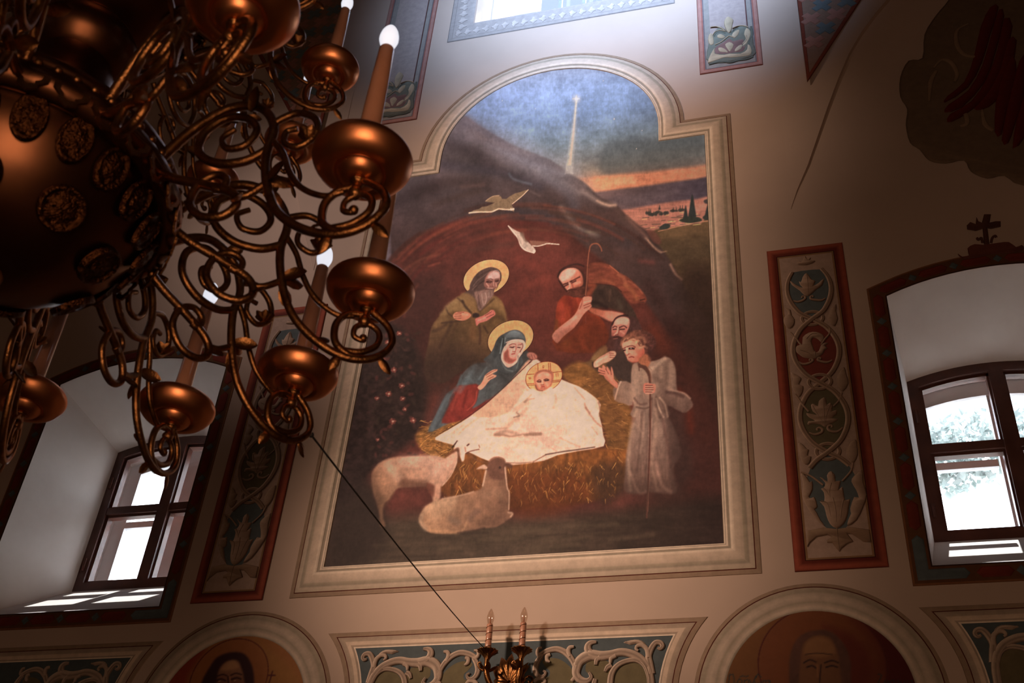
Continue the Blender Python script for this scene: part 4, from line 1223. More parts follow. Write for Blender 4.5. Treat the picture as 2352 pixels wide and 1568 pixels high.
for s, c, w, a in (('1005,1020 1040,1000 1065,1015', (76, 40, 34), 2.6, .85), ('1110,1000 1150,985 1180,1000', (76, 40, 34), 2.6, .85), ('1020,1030 1060,1028', (44, 24, 24), 3, .9), ('1125,1012 1170,1005', (44, 24, 24), 3, .9),
                   ('1085,1000 1085,1060', (224, 162, 132), 3.4, .6), ('1065,1075 1105,1072', (122, 66, 54), 2.2, .8), ('1075,1102 1110,1100', (138, 56, 48), 2.6, .9), ('1060,1125 1120,1122', (156, 94, 76), 3, .6),
                   ('1030,1060 1045,1090', (224, 160, 132), 5, .5), ('1150,1050 1160,1080', (220, 154, 126), 5, .5), ('980,1080 1010,1150 1090,1165', (96, 52, 44), 2.4, .7), ('1040,930 1100,905 1170,920', (222, 164, 136), 7, .5)):
    li(M(s), w, c, w * .35 + .5, a)
pl(M('880,1150 940,1130 1000,1160 1090,1170 1180,1120 1225,1110 1260,1160 1240,1230 1100,1230 940,1220'), (218, 176, 150), 2.5, n=2)

# standing sheep
pl(B2('190,800 210,680 280,590 400,530 560,500 760,490 960,485 1080,500 1140,520 1250,430 1310,440 1290,560 1250,660 1190,760 1120,850 1080,890 1080,1000 1040,1080 980,1080 960,960 900,880 700,890 540,900 480,960 420,1050 360,1100 340,1180 340,1290 370,1390 300,1390 290,1250 250,1080 210,960'), (184, 140, 114), 3.5, n=2, part=10, nz=.07, ns=(16, 14), seed=121, col2=(132, 94, 68), ax=B2('900,560 300,1100'))
pl(B2('560,780 700,800 900,820 920,900 700,900 560,900'), (92, 58, 44), 8, .7)
pl(B2('900,840 960,850 1000,880 990,1000 960,1000 910,930'), (108, 62, 48), 4, .85)
for s, c, w, a in (('420,600 460,680 520,760', (208, 166, 138), 20, .4), ('600,560 800,540 1000,560', (206, 164, 138), 26, .45), ('1000,700 1100,640 1200,560', (206, 166, 142), 22, .4), ('230,700 220,850 260,1000', (120, 84, 62), 14, .5),
                   ('1290,440 1285,560 1210,740 1100,870', (228, 192, 166), 2.6, .6), ('480,960 420,1060 350,1130', (92, 62, 46), 5, .5), ('310,1180 320,1300 340,1390', (166, 120, 88), 6, .4), ('1030,900 1040,1000', (206, 150, 122), 8, .5),
                   ('280,600 420,530 560,505', (150, 110, 84), 6, .4)):
    li(B2(s), w, c, w * .4 + 1, a)
pl(B2('1250,390 1290,300 1340,265 1430,280 1520,300 1580,350 1580,395 1500,410 1440,430 1390,470 1380,540 1350,550 1310,470 1250,430'), (220, 178, 152), 1.8, n=2, part=10)
pl(B2('1130,510 1200,440 1280,390 1310,430 1260,440'), (106, 62, 40), 3, .9)
for s, c, w, a in (('1230,380 1260,340 1290,300', (40, 26, 22), 3, .9), ('1420,355 1440,340', (54, 30, 26), 3, .9), ('1400,460 1460,430 1570,405', (84, 50, 40), 2.2, .8), ('1570,350 1580,380', (96, 62, 50), 2, .7),
                   ('1300,400 1310,480 1310,560', (92, 56, 40), 6, .8), ('1360,400 1370,470 1360,550', (232, 194, 168), 5, .6), ('1300,320 1380,290 1480,300', (236, 200, 176), 5, .5), ('1390,380 1400,430', (140, 96, 76), 3, .6)):
    li(B2(s), w, c, w * .4 + .7, a)

# lying sheep seen from behind
pl(B2('800,1340 810,1250 880,1140 1000,1070 1120,1035 1300,1000 1450,960 1560,930 1610,890 1630,800 1650,700 1690,620 1740,540 1830,510 1900,540 1920,620 1930,760 1935,880 1960,960 1960,1080 1950,1200 2000,1215 2010,1255 1930,1320 1800,1400 1640,1420 1500,1450 1300,1480 1100,1490 960,1480 860,1430'), (152, 114, 86), 2.8, n=2, part=11, nz=.09, ns=(18, 14), seed=131, col2=(122, 86, 66), ax=B2('1100,1100 1850,1300'))
pl(B2('1660,640 1700,560 1760,510 1840,510 1900,550 1910,640 1900,780 1820,800 1720,780 1680,700'), (108, 72, 56), 4, n=3, part=11, nz=.06)
for s, c, w, a in (('1660,680 1640,780 1620,870', (218, 184, 156), 3.4, .7), ('1905,640 1920,780 1935,900 1960,970 1955,1180', (222, 186, 156), 2.6, .7), ('900,1180 1050,1100 1250,1060', (196, 160, 128), 16, .45), ('1000,1250 1100,1180 1200,1160', (192, 156, 124), 24, .35),
                   ('840,1250 820,1340 880,1430', (150, 126, 104), 10, .4), ('950,1450 1150,1470 1300,1470', (188, 140, 100), 8, .45), ('1350,1460 1400,1380 1440,1280', (182, 138, 102), 5, .5), ('1450,1300 1500,1230 1560,1200', (104, 78, 68), 12, .4),
                   ('1600,1350 1750,1330 1900,1290', (104, 74, 58), 18, .4), ('1650,1000 1750,960 1850,980', (166, 126, 98), 20, .4), ('1950,1215 2000,1230 1980,1270', (206, 170, 140), 4, .6), ('1100,1040 1300,1005 1500,950', (206, 170, 142), 3, .5),
                   ('1200,1300 1300,1340', (118, 98, 84), 14, .35), ('1300,1480 1500,1450 1640,1420', (60, 42, 34), 5, .6), ('1700,560 1800,505 1890,535', (150, 98, 74), 3, .6)):
    li(B2(s), w, c, w * .4 + 1, a)
pl(B2('1680,640 1640,600 1590,620 1535,660 1600,655 1660,660'), (196, 156, 130), 1.6, n=2, part=11)
pl(B2('1900,590 1950,580 2000,610 1990,650 1930,630'), (92, 58, 44), 2.5, n=2, part=11)
el(B2('1840,640')[0], 3, 3, 0, (60, 40, 34), 1, .8)

# glazes: the painter sinks the lower robes and the far side of the cave into brown shade
pl(F('270,700 330,560 470,560 600,640 470,700 400,800 300,800'), (52, 35, 29), 26, .55)
pl(S('240,1300 700,1250 1050,1400 1000,1620 200,1620'), (84, 40, 28), 20, .45)
pl(F('300,990 330,880 400,760 380,900 340,990'), (60, 60, 60), 10, .35)
pl(F('1500,800 1600,900 1660,1200 1560,1300 1540,1000'), (52, 34, 29), 20, .5)
pl(F('1320,1240 1560,1250 1600,1330 1320,1330'), (66, 46, 38), 14, .4)
pl(Q('760,1120 860,1100 900,1260 780,1300'), (44, 32, 27), 22, .4)
pl(F('1120,700 1260,760 1330,1000 1280,1100 1190,900'), (84, 52, 32), 20, .35)
B.C *= (1 + 0.05 * B.fbm(7, 7, 201) + 0.035 * B.fbm(3.0, 5, 202) + 0.02 * B.fbm(16, 2.4, 203) + 0.02 * B.fbm(2.4, 16, 204) + 0.06 * B.fbm(34, 40, 205))[..., None]
_t = np.clip(B.C, 0, 255) / 255
B.C = 255 * _t * (1 + .28 * (_t - .36)) * np.array((1.06, 1.0, .985), np.float32)

mural = empty('mural', (0, 0, ZB))
tag(mural, 'large arched nativity mural with painted stone frame in the middle of the wall', 'mural')


def in_mural(x, z):
    zc = ZAR - XN
    return (z > ZB) & (((np.abs(x) < XI) & (z < ZSH)) | ((np.abs(x) < XN) & (z < zc)) | (np.hypot(x, z - zc) < XN))


for o in B.bake('mural', mural, M_MURAL, -0.003, NAMES, LIGHT, in_mural):
    o.location = (0, 0, -ZB)
del B
# ------------------------------------------------------------------ painted ornament on the wall, in low relief
def cl(c):
    return np.asarray(c, float)


C_HL, C_RIB, C_DK = cl((.86, .64, .50)), cl((.33, .21, .145)), cl((.09, .045, .030))


def bands(name, path, rows, mat=None, parent=None, closed=True):
    """moulding painted along an outline: rows of (offset, y, colour); equal offsets make a hard colour edge"""
    V, Cc, F = [], [], []
    n = len(path(0) if callable(path) else path)
    for d, y, c in rows:
        for q in (path(-d) if callable(path) else offset_path(path, d, closed)):
            V.append((q[0], y, q[1]))
            Cc.append(c)
    for r in range(len(rows) - 1):
        if abs(rows[r][0] - rows[r + 1][0]) < 1e-9 and abs(rows[r][1] - rows[r + 1][1]) < 1e-9: continue
        for i in range(n if closed else n - 1):
            j = (i + 1) % n
            F.append((r * n + i, r * n + j, (r + 1) * n + j, (r + 1) * n + i))
    return mesh(name, V, F, mat or M_PAINT, parent, np.array(Cc))


def plate(name, poly, y, col, parent=None, mat=None, col2=None):
    tris = tessellate_polygon([[Vector((x, z, 0)) for x, z in poly]])
    V = [(x, y, z) for x, z in poly]
    c = np.tile(np.asarray(col, float), (len(V), 1))
    return mesh(name, V, [tuple(t) for t in tris], mat or M_PAINT, parent, c)


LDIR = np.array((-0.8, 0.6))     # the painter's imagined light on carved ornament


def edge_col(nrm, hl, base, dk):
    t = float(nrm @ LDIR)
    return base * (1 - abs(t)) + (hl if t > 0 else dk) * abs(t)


def ribbon(name, pts, w, y, parent, hl=C_HL, base=C_RIB, dk=C_DK, h=0.005, n=5, groove=False, sp=True):
    """carved strand along wall points; w constant or list of widths (metres)"""
    if sp: pts = spline(pts, n)
    p = np.asarray(pts, float)
    m = len(p)
    ws = np.full(m, w) if np.isscalar(w) else np.interp(np.linspace(0, 1, m), np.linspace(0, 1, len(w)), w)
    V, Cc, F = [], [], []
    cross = [(-1, 0, 1.0), (-.82, .7, .95), (-.45, 1, .25), (0, .65 if groove else 1.1, .0), (.45, 1, .25), (.82, .7, .95), (1, 0, 1.0)]
    K = len(cross)
    for i in range(m):
        t = p[min(i + 1, m - 1)] - p[max(i - 1, 0)]
        t /= np.linalg.norm(t) + 1e-12
        nr = np.array((t[1], -t[0]))
        for u, hh, e in cross:
            q = p[i] + nr * ws[i] * u / 2
            V.append((q[0], y - h * hh, q[1]))
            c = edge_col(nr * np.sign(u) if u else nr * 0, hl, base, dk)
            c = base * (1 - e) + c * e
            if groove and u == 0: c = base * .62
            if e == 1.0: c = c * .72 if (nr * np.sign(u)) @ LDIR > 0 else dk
            Cc.append(c)
    for i in range(m - 1):
        for k in range(K - 1):
            F.append((i * K + k, i * K + k + 1, (i + 1) * K + k + 1, (i + 1) * K + k))
    return mesh(name, V, F, M_PAINT, parent, np.array(Cc))


def area(p):
    return 0.5 * sum(p[i - 1][0] * p[i][1] - p[i][0] * p[i - 1][1] for i in range(len(p)))


def leaf(name, pts, y, parent, hl=C_HL, base=C_RIB, dk=C_DK, h=0.005, inset=0.005, veins=(), n=3):
    """carved leaf: outline (wall points), rounded rim, optional vein strokes"""
    p = [np.asarray(q, float) for q in (spline(pts, n, True) if n else pts)]
    if area(p) < 0: p = p[::-1]
    inn = [q + (np.asarray(o) - q) for q, o in zip(p, offset_path(p, -inset))]
    m = len(p)
    V, Cc, F = [], [], []
    for i in range(m):
        t = p[(i + 1) % m] - p[i - 1]
        t /= np.linalg.norm(t) + 1e-12
        nr = np.array((t[1], -t[0]))
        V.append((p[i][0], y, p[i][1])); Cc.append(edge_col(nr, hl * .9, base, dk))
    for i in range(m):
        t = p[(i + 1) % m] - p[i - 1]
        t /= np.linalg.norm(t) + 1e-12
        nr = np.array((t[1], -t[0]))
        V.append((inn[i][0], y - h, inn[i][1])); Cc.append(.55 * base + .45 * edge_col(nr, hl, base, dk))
    F = [(i, (i + 1) % m, m + (i + 1) % m, m + i) for i in range(m)]
    tris = tessellate_polygon([[Vector((q[0], q[1], 0)) for q in inn]])
    F += [tuple(m + i for i in t) for t in tris]
    o = mesh(name, V, F, M_PAINT, parent, np.array(Cc))
    for k, s in enumerate(veins):
        ribbon('vein', s, [.0045, .003, .0012], y - h - .0006, o, hl, base * .8, dk, .0016, 4)
    return o


def PP(pts, d=0.0):
    return [P(q[0], q[1], d) for q in pts]


# --- mural frame: painted stone moulding following the arch
OUTL = mural_outline(36)
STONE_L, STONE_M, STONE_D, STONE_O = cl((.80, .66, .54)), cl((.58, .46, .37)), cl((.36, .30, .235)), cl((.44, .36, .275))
LINE_R, BROWN = cl((.10, .018, .010)), cl((.34, .235, .165))
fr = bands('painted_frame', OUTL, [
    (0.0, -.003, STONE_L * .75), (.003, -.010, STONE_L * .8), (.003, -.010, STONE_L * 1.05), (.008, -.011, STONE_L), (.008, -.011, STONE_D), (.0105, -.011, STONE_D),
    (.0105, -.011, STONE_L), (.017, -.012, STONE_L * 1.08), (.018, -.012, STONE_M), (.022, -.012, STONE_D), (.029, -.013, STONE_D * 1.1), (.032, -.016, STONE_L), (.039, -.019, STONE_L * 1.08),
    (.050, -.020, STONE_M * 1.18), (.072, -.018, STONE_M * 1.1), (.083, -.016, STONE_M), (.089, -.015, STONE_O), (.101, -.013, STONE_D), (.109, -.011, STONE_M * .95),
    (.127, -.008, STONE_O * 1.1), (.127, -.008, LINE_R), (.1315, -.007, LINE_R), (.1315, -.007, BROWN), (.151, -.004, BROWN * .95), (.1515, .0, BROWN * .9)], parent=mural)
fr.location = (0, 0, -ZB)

# --- tall panels with interlaced vine, right of the mural and left of it
RED, RED_D, OCHRE = cl((.27, .060, .034)), cl((.15, .026, .016)), cl((.27, .15, .075))
BLUE, MAROON, OLIVE, GROUND = cl((.105, .125, .130)), cl((.19, .042, .030)), cl((.13, .105, .060)), cl((.43, .30, .24))
V1, V2, V3, V4 = frame(1740, 560, 7.127), frame(1760, 740, 7.127), frame(1780, 920, 7.129), frame(1800, 1080, 6.535)


def vine_panel():
    root = empty('vine_panel', (1.408, 0, 3.893))
    x0, x1, z0, z1 = 1.2195, 1.5965, 3.893, 5.7085
    R4 = [(x0, z0), (x1, z0), (x1, z1), (x0, z1)]
    ch = []
    ch.append(bands('red_border', R4, [(0, -.0015, RED_D), (0, -.006, RED_D), (-.004, -.010, RED * 1.15), (-.016, -.011, RED * 1.3), (-.024, -.010, RED), (-.036, -.008, RED_D), (-.046, -.006, RED_D),
                                      (-.046, -.006, cl((.05, .008, .006))), (-.050, -.005, cl((.05, .008, .006))), (-.050, -.005, OCHRE), (-.059, -.004, OCHRE * 1.1)], parent=root))
    g = offset_path(R4, -.058)
    ch.append(plate('ground', [tuple(q) for q in g], -.004, GROUND, root))
    xc = 1.408
    kz = [P(1850.8, 624)[1], P(1860.7, 735.4)[1], P(1883.5, 881.7)[1], P(1906, 1040.6)[1], P(1924, 1222)[1]]
    W = .106

    def half(i, s):
        z0_, z1_ = kz[i], kz[i + 1]
        out = []
        for k in range(9):
            t = k / 8
            if i == 0: g_ = math.sin(PI * min(1, .16 + t * .84) ** .95) ** .62 if t < 1 else 0
            elif i == 3: g_ = math.sin(PI * t * .97 + .05) ** .6 * 1.06
            else: g_ = math.sin(PI * t) ** .72 if 0 < t < 1 else 0
            if i == 0 and k == 8: g_ = 0
            out.append((xc + s * W * g_, z0_ + (z1_ - z0_) * t))
        return out
    for i, c in enumerate((BLUE, MAROON, OLIVE, BLUE)):
        pol = half(i, -1) + half(i, 1)[::-1]
        ch.append(plate('medallion_ground', [tuple(q) for q in spline(pol, 3, True)], -.0055, c, root))
    for s, y in ((-1, -.0075), (1, -.0095)):
        strand = []
        for i in range(3):
            seg = half(i, s * (-1) ** i)
            strand += seg if i == 0 else seg[1:]
        strand += [(xc + s * (-1) ** 3 * .05, kz[3] - .035), (xc + s * (-1) ** 3 * .085, kz[3] - .075)]
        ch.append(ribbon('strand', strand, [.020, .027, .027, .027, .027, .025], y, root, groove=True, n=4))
    for i in (1, 2, 3):
        r, zz = .050, kz[i] + .006
        pts = [(xc + r * math.cos(a), zz + r * .82 * math.sin(a)) for a in np.linspace(.2, 2 * PI + .2, 22)]
        ch.append(ribbon('knot_ring', pts, .019, -.0085 + .003 * (i % 2), root, n=2, groove=True))
    for i, (fl, s) in enumerate(((V1, '590,950 660,965 740,945 785,905 770,875 735,880 735,905|1110,910 1050,940 960,935 880,920 870,885 900,870 915,890'),
                                 (V2, '520,660 600,700 690,690 760,650 750,620 715,625 720,650|1080,640 1010,670 930,665 850,635 860,600 890,605 885,628'),
                                 (V3, '560,540 660,570 760,540 780,490 730,460 690,480 705,500|1110,460 1030,520 930,520 870,480 880,430 930,425 935,460'))):
        for q in s.split('|'):
            ch.append(ribbon('volute', PP(fl(q)), [.008, .013, .013, .012, .010, .009], -.0075, root))
    for fl, s, v in ((V1, '800,490 740,560 715,640 680,625 700,690 745,735 640,690 535,615 565,690 690,780 760,850 830,870 890,830 960,765 1060,690 1092,580 1000,655 920,700 950,625 890,600 860,560', ('805,520 825,680 830,860',)),
                     (V2, '590,370 600,260 700,185 820,172 930,220 955,300 900,345 850,295 775,270 742,330 770,420 805,505 860,485 900,385 960,350 1020,360 965,400 1005,440 960,470 930,530 850,590 800,610 640,600 560,560 475,475 505,400', ('660,300 740,220 830,210', '800,500 805,610', '560,480 680,520 790,590')),
                     (V3, '800,-40 720,20 705,105 640,65 590,85 620,190 690,250 515,215 560,290 660,345 550,350 540,415 620,392 750,405 820,450 900,405 1045,320 930,300 1012,240 1010,165 930,190 950,110 905,45 850,85 840,0', ('800,0 805,200 820,430', '620,110 700,250 790,380', '910,80 850,250 830,380')),
                     (V4, '700,25 650,90 660,180 540,115 625,200 605,270 560,290 605,345 612,480 540,478 610,560 645,700 700,820 800,885 900,820 960,700 980,560 1000,440 925,460 902,330 880,255 830,300 862,170 780,175 772,80', ('715,210 690,330 700,430', '740,430 780,600 790,800', '560,480 660,520 710,720', '600,290 650,340 680,400', '900,460 870,600 860,740', '720,40 740,120 740,190'))):
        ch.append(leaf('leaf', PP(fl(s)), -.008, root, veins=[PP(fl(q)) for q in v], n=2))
    for fl, s in ((V1, '740,360 640,350 690,290 720,310 760,240 790,215 810,260 880,240 860,280 950,290 900,330 800,360'),
                  (V1, '450,1065 540,1090 560,1180 610,1250 600,1340 540,1400 470,1370 430,1290 440,1210 500,1160 480,1100'),
                  (V1, '1290,1000 1200,1070 1170,1160 1140,1230 1200,1330 1270,1360 1320,1240 1290,1120'),
                  (V2, '400,835 470,860 560,910 575,960 540,1030 610,1060 600,1160 550,1240 490,1200 420,1060 440,930'),
                  (V2, '1280,750 1210,800 1170,880 1150,1000 1190,1100 1260,1150 1350,1020 1320,880'),
                  (V3, '385,705 460,730 520,800 560,820 540,910 600,930 570,1040 500,1060 430,980 400,860'),
                  (V3, '1330,650 1240,680 1180,780 1170,900 1230,1010 1300,1030 1360,900 1350,760'),
                  (V4, '255,35 290,200 285,400 340,540 480,740 625,850 560,760 500,640 470,600 512,560 470,415 420,425 388,410 440,300 432,175 395,185 340,100'),
                  (V4, '1180,5 1050,100 1018,180 1080,290 1130,420 1060,410 1000,580 1012,660 975,740 960,850 1100,760 1200,560 1250,380 1200,200')):
        ch.append(leaf('leaf', PP(fl(s)), -.007, root, base=C_RIB * .92, n=2, inset=.004))
    ch.append(leaf('foot_leaf', PP(V4('360,915 600,868 800,890 1000,860 1290,900 1320,1090 1200,1085 1030,970 960,965 1050,1080 960,1115 880,1180 840,1235 780,1170 730,1100 655,1100 648,1060 720,1010 660,980 500,1010 400,1100 365,1165 345,1140')),
                   -.007, root, hl=cl((.5, .36, .25)), base=cl((.30, .185, .12)), n=0, inset=.004, veins=[PP(V4('805,890 810,1000 840,1200'))]))
    for fl, s in ((V2, '400,190 480,280 580,400'), (V2, '1040,120 1040,200 960,300 900,390'), (V2, '480,1200 600,1370 700,1480'), (V2, '1240,1170 1200,1290 1100,1400'), (V3, '430,1190 600,1260 790,1400'), (V3, '1280,1040 1240,1180 1100,1340')):
        ch.append(ribbon('tendril', PP(fl(s)), .0095, -.009, root))
    for o in ch:
        o.location = (-1.408, 0, -3.893)
    return root


vp = vine_panel()
tag(vp, 'tall red bordered painted vine panel between mural and window on the right side', 'wall panel', 'painted vine panels')
vp2 = copy_tree(vp)
vp2.location = (1.408 - 2.817, 0, 3.893)
tag(vp2, 'tall red bordered painted vine panel between mural and window, half hidden by the chandelier', 'wall panel', 'painted vine panels')

# --- short panels with a flower foot beside the high window
UP_ = frame(1580, 0, 8.2545)


def flower_panel():
    root = empty('flower_panel', (1.108, 0, 7.203))
    x0, x1, z0, z1 = .921, 1.295, 7.203, 9.4
    R4 = [(x0, z0), (x1, z0), (x1, z1), (x0, z1)]
    PINK, PK2 = cl((.40, .20, .165)), cl((.26, .075, .055))
    ch = [bands('border', R4, [(0, -.0015, PK2), (-.002, -.006, PK2), (-.006, -.008, PINK), (-.022, -.009, PINK * 1.2), (-.03, -.007, PK2 * 1.3), (-.034, -.006, PINK * 1.1), (-.034, -.006, cl((.16, .13, .14))), (-.041, -.005, cl((.16, .13, .14)))], parent=root)]
    ch.append(plate('ground', [tuple(q) for q in offset_path(R4, -.040)], -.004, cl((.33, .29, .26)), root))
    ch.append(plate('field', [(x0 + .075, z0 + .20), (x1 - .075, z0 + .20), (x1 - .075, z1 - .08), (x0 + .075, z1 - .08)], -.0045, cl((.46, .36, .33)), root))
    ch.append(ribbon('line', [(x1 - .072, z1 - .08), (x1 - .072, z0 + .205), (x1 - .105, z0 + .185)], .008, -.005, root, base=cl((.16, .07, .07)), hl=cl((.2, .1, .1)), sp=False))
    CR, GR, MV = cl((.56, .43, .29)), cl((.155, .165, .135)), cl((.27, .15, .14))
    ch.append(leaf('shade', PP(UP_('420,1220 390,880 480,640 640,520 800,650 1000,500 1190,560 1250,860 1240,1080')), -.005, root, base=GR * 1.25, hl=GR * 1.6, n=3))
    for s in ('560,890 700,800 800,740 860,800 1010,760 1080,790 1030,900 1100,880 1060,1000 880,1030 760,1050 520,1050 510,940',):
        ch.append(leaf('shade', PP(UP_(s)), -.0058, root, base=MV, hl=MV * 1.2, n=2))
    for s in ('740,345 690,420 700,530 765,650 825,610 850,480 865,400 800,345', '400,680 450,650 490,720 500,860 420,880 385,780', '1100,560 1170,580 1200,680 1120,860 1030,890 1100,760 1060,680',
              '560,690 640,670 720,720 660,760 560,740', '830,690 900,610 990,590 960,690 880,760', '570,940 640,920 740,970 770,1030 700,1020 600,1010', '700,870 790,820 880,870 830,980 790,1010 740,950', '890,960 960,890 1040,870 1020,950 900,1010',
              '380,1210 430,1050 520,920 520,1040 700,1060 790,1040 1000,1040 1120,960 1130,870 1180,880 1220,980 1190,1070 1050,1100 820,1120 700,1120 520,1180'):
        ch.append(leaf('petal', PP(UP_(s)), -.0075, root, base=CR, hl=cl((.72, .60, .44)), dk=cl((.2, .15, .1)), n=2, inset=.004))
    for s in ('520,880 640,820 740,740 800,710 900,740', '1110,700 1110,780 1040,860', '850,560 950,520 1060,515 1150,540', '470,700 520,630 620,600 720,620', '430,540 540,530 640,560 700,600'):
        ch.append(ribbon('tendril', PP(UP_(s)), .010, -.009, root, base=CR * .9, hl=cl((.7, .58, .44))))
    for s in ('400,1240 560,1200 700,1190 820,1200 960,1160 1120,1140 1240,1090', '1200,520 1220,680 1160,800 1170,960 1240,1040', '500,720 540,650 640,630 720,660', '820,660 880,580 960,560'):
        ch.append(ribbon('shadow_stroke', PP(UP_(s)), .013, -.0085, root, base=GR * .8, hl=GR, dk=GR * .6, h=.002))
    for o in ch:
        o.location = (-1.108, 0, -7.203)
    return root


fp = flower_panel()
tag(fp, 'pink bordered painted panel with flower foot right of the high window', 'wall panel', 'painted flower panels')
fp2 = copy_tree(fp)
fp2.location = (1.108 - 2.176, 0, 7.203)
tag(fp2, 'pink bordered painted panel with flower foot behind the tall candle', 'wall panel', 'painted flower panels')

# --- lilac border of the high window
hb = empty('high_window_border', (0, 0, 7.956))
tag(hb, 'lilac painted border with lace pattern around the high window', 'painted border')
LIL = cl((.40, .34, .315))
o = bands('border', [(-.762, 7.956), (.782, 7.956), (.782, 9.8), (-.762, 9.8)], [(0, -.001, LIL * .6), (-.006, -.004, LIL * .6), (-.006, -.004, LIL * .95), (-.03, -.005, LIL), (-.03, -.005, LIL * .75), (-.036, -.005, LIL * .75), (-.036, -.005, LIL), (-.150, -.004, LIL * 1.05), (-.17, -.002, LIL * 1.1)], parent=hb)
o.location = (0, 0, -7.956)
for k in range(22):
    xk = -.69 + k * .066
    pts = [(xk + .024 * math.cos(a) * (1 + .35 * math.cos(3 * a + k)), 8.034 + .030 * math.sin(a) * (1 + .3 * math.cos(4 * a))) for a in np.linspace(0, 2 * PI, 16)[:-1]]
    leaf('lace_rosette', pts, -.005, hb, base=LIL * 1.35, hl=LIL * 1.7, dk=LIL * .7, h=.003, inset=.004, n=2).location = (0, 0, -7.956)
for k in range(18):
    zk = 8.10 + k * .072
    pts = [(-.672 + .030 * math.cos(a) * (1 + .35 * math.cos(3 * a + k)), zk + .028 * math.sin(a) * (1 + .3 * math.cos(4 * a))) for a in np.linspace(0, 2 * PI, 16)[:-1]]
    leaf('lace_rosette', pts, -.005, hb, base=LIL * 1.35, hl=LIL * 1.7, dk=LIL * .7, h=.003, inset=.004, n=2).location = (0, 0, -7.956)

# --- blue scroll panels between the icon roundels
RC, RZ, RR = 1.27, 3.35, .488
RS = frame(1200, 1400, 5.345)


def scroll_panel():
    root = empty('scroll_panel', (0, 0, 3.05))
    rad = .551
    a0, a1 = math.asin((3.711 - RZ) / rad), math.asin((3.05 - RZ) / rad)
    def outline(d):
        r, top = rad + d, 3.711 - d
        b0, b1 = math.asin((top - RZ) / r), math.asin((3.05 - RZ) / r)
        side = [(RC - r * math.cos(a), RZ + r * math.sin(a)) for a in np.linspace(b1, b0, 16)]
        return side + [(-x, z) for x, z in side[::-1]]
    path = outline
    T = cl((.50, .385, .30))
    ch = [bands('painted_frame', path, [(0, 0, BROWN), (-.002, -.004, BROWN), (-.022, -.006, BROWN * 1.05), (-.022, -.006, LINE_R), (-.026, -.006, LINE_R), (-.026, -.006, T * .8), (-.046, -.008, T * .95), (-.050, -.009, T * 1.4),
                                       (-.064, -.010, T * 1.45), (-.068, -.008, T * .9), (-.073, -.007, T * .8), (-.073, -.007, STONE_L * 1.05), (-.079, -.006, STONE_L * 1.05)], parent=root)]
    ch.append(plate('ground', [tuple(q) for q in outline(.078)], -.005, cl((.085, .105, .115)), root))
    OL = cl((.155, .125, .068))
    SB, SH, SD = cl((.47, .345, .27)), cl((.80, .64, .52)), cl((.20, .135, .10))
    fills = ['250,640 340,600 450,610 560,680 620,780 650,1100 150,1100 180,860 320,830 340,760 300,720', '800,640 900,610 1050,640 1080,700 1110,780 1060,1100 860,1100 860,840 780,760', '1170,760 1280,660 1400,650 1480,720 1530,800 1550,1100 1120,1100 1130,860']
    ribs = [('210,575 300,520 420,492 520,525 600,600 650,700 660,800', [.020, .026, .028, .028, .024, .02]), ('250,480 205,490 190,540 215,575 260,570', [.010, .016, .018, .016]), ('640,465 590,475 570,520 590,590', [.012, .02, .022, .018]),
            ('240,575 190,650 165,730 180,800 225,835 275,820 292,780 262,762', [.022, .026, .026, .022, .016, .012, .010]), ('150,900 200,860 260,860 285,900 240,920', [.02, .02, .016, .012]), ('350,560 310,580 310,630 345,655', [.016, .02, .018, .010]),
            ('915,408 850,415 812,450 815,510 870,560 960,580', [.012, .026, .034, .034, .028]), ('690,860 665,780 690,670 750,605 850,565 960,575 1080,560 1200,530 1310,540 1430,590 1510,670 1560,770 1585,900 1590,1100', [.03, .042, .05, .046, .036, .036, .034, .032, .03]),
            ('690,700 668,800 720,870 800,885 850,840 825,780', [.03, .036, .034, .026, .018, .012]), ('1080,1100 1085,900 1110,780 1180,690 1290,640 1400,632 1490,690 1540,800 1555,900 1560,1100', [.028, .028, .024, .022, .016, .014, .014]),
            ('1590,800 1570,680 1555,580 1590,480 1640,415 1700,415 1725,455 1700,490 1665,478', [.034, .032, .028, .026, .024, .02, .016, .012]), ('1550,600 1535,500 1480,450 1420,455 1400,490 1430,515', [.022, .022, .02, .018, .014, .010]),
            ('960,600 920,625 905,690', [.026, .022, .014]), ('1150,575 1095,610 1085,670', [.022, .02, .012]), ('1100,690 1050,720 1020,775', [.026, .022, .012]), ('900,860 880,960 900,1100', [.02, .026, .026]), ('610,890 650,850 700,890', [.016, .02, .016])]
    leaves = ['1243,410 1330,382 1430,375 1500,410 1540,480 1520,520 1470,450 1400,425 1330,440 1290,425']
    for side_ in (1, -1):
        mir = lambda pts: [(side_ * x, z) for x, z in PP(pts)]
        for s in fills:
            ch.append(plate('olive_field', [tuple(q) for q in spline(mir(RS(s)), 3, True)], -.0058, OL, root))
        for s, w in ribs:
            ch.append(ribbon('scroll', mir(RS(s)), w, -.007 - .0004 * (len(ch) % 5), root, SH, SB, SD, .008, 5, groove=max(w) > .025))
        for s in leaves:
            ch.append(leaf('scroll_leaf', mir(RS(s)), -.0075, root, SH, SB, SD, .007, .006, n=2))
    for o in ch:
        o.location = (0, 0, -3.05)
    return root


sp = scroll_panel()
tag(sp, 'blue painted panel with stone coloured scrollwork behind the brass sconce', 'wall panel', 'painted scroll panels')
for s, lb in ((-1, 'blue painted scroll panel in the dark below the window left of the mural'), (1, 'blue painted scroll panel in the dark below the window right of the mural')):
    q = copy_tree(sp)
    q.location = (s * 2 * RC, 0, 3.05)
    tag(q, lb, 'wall panel', 'painted scroll panels')


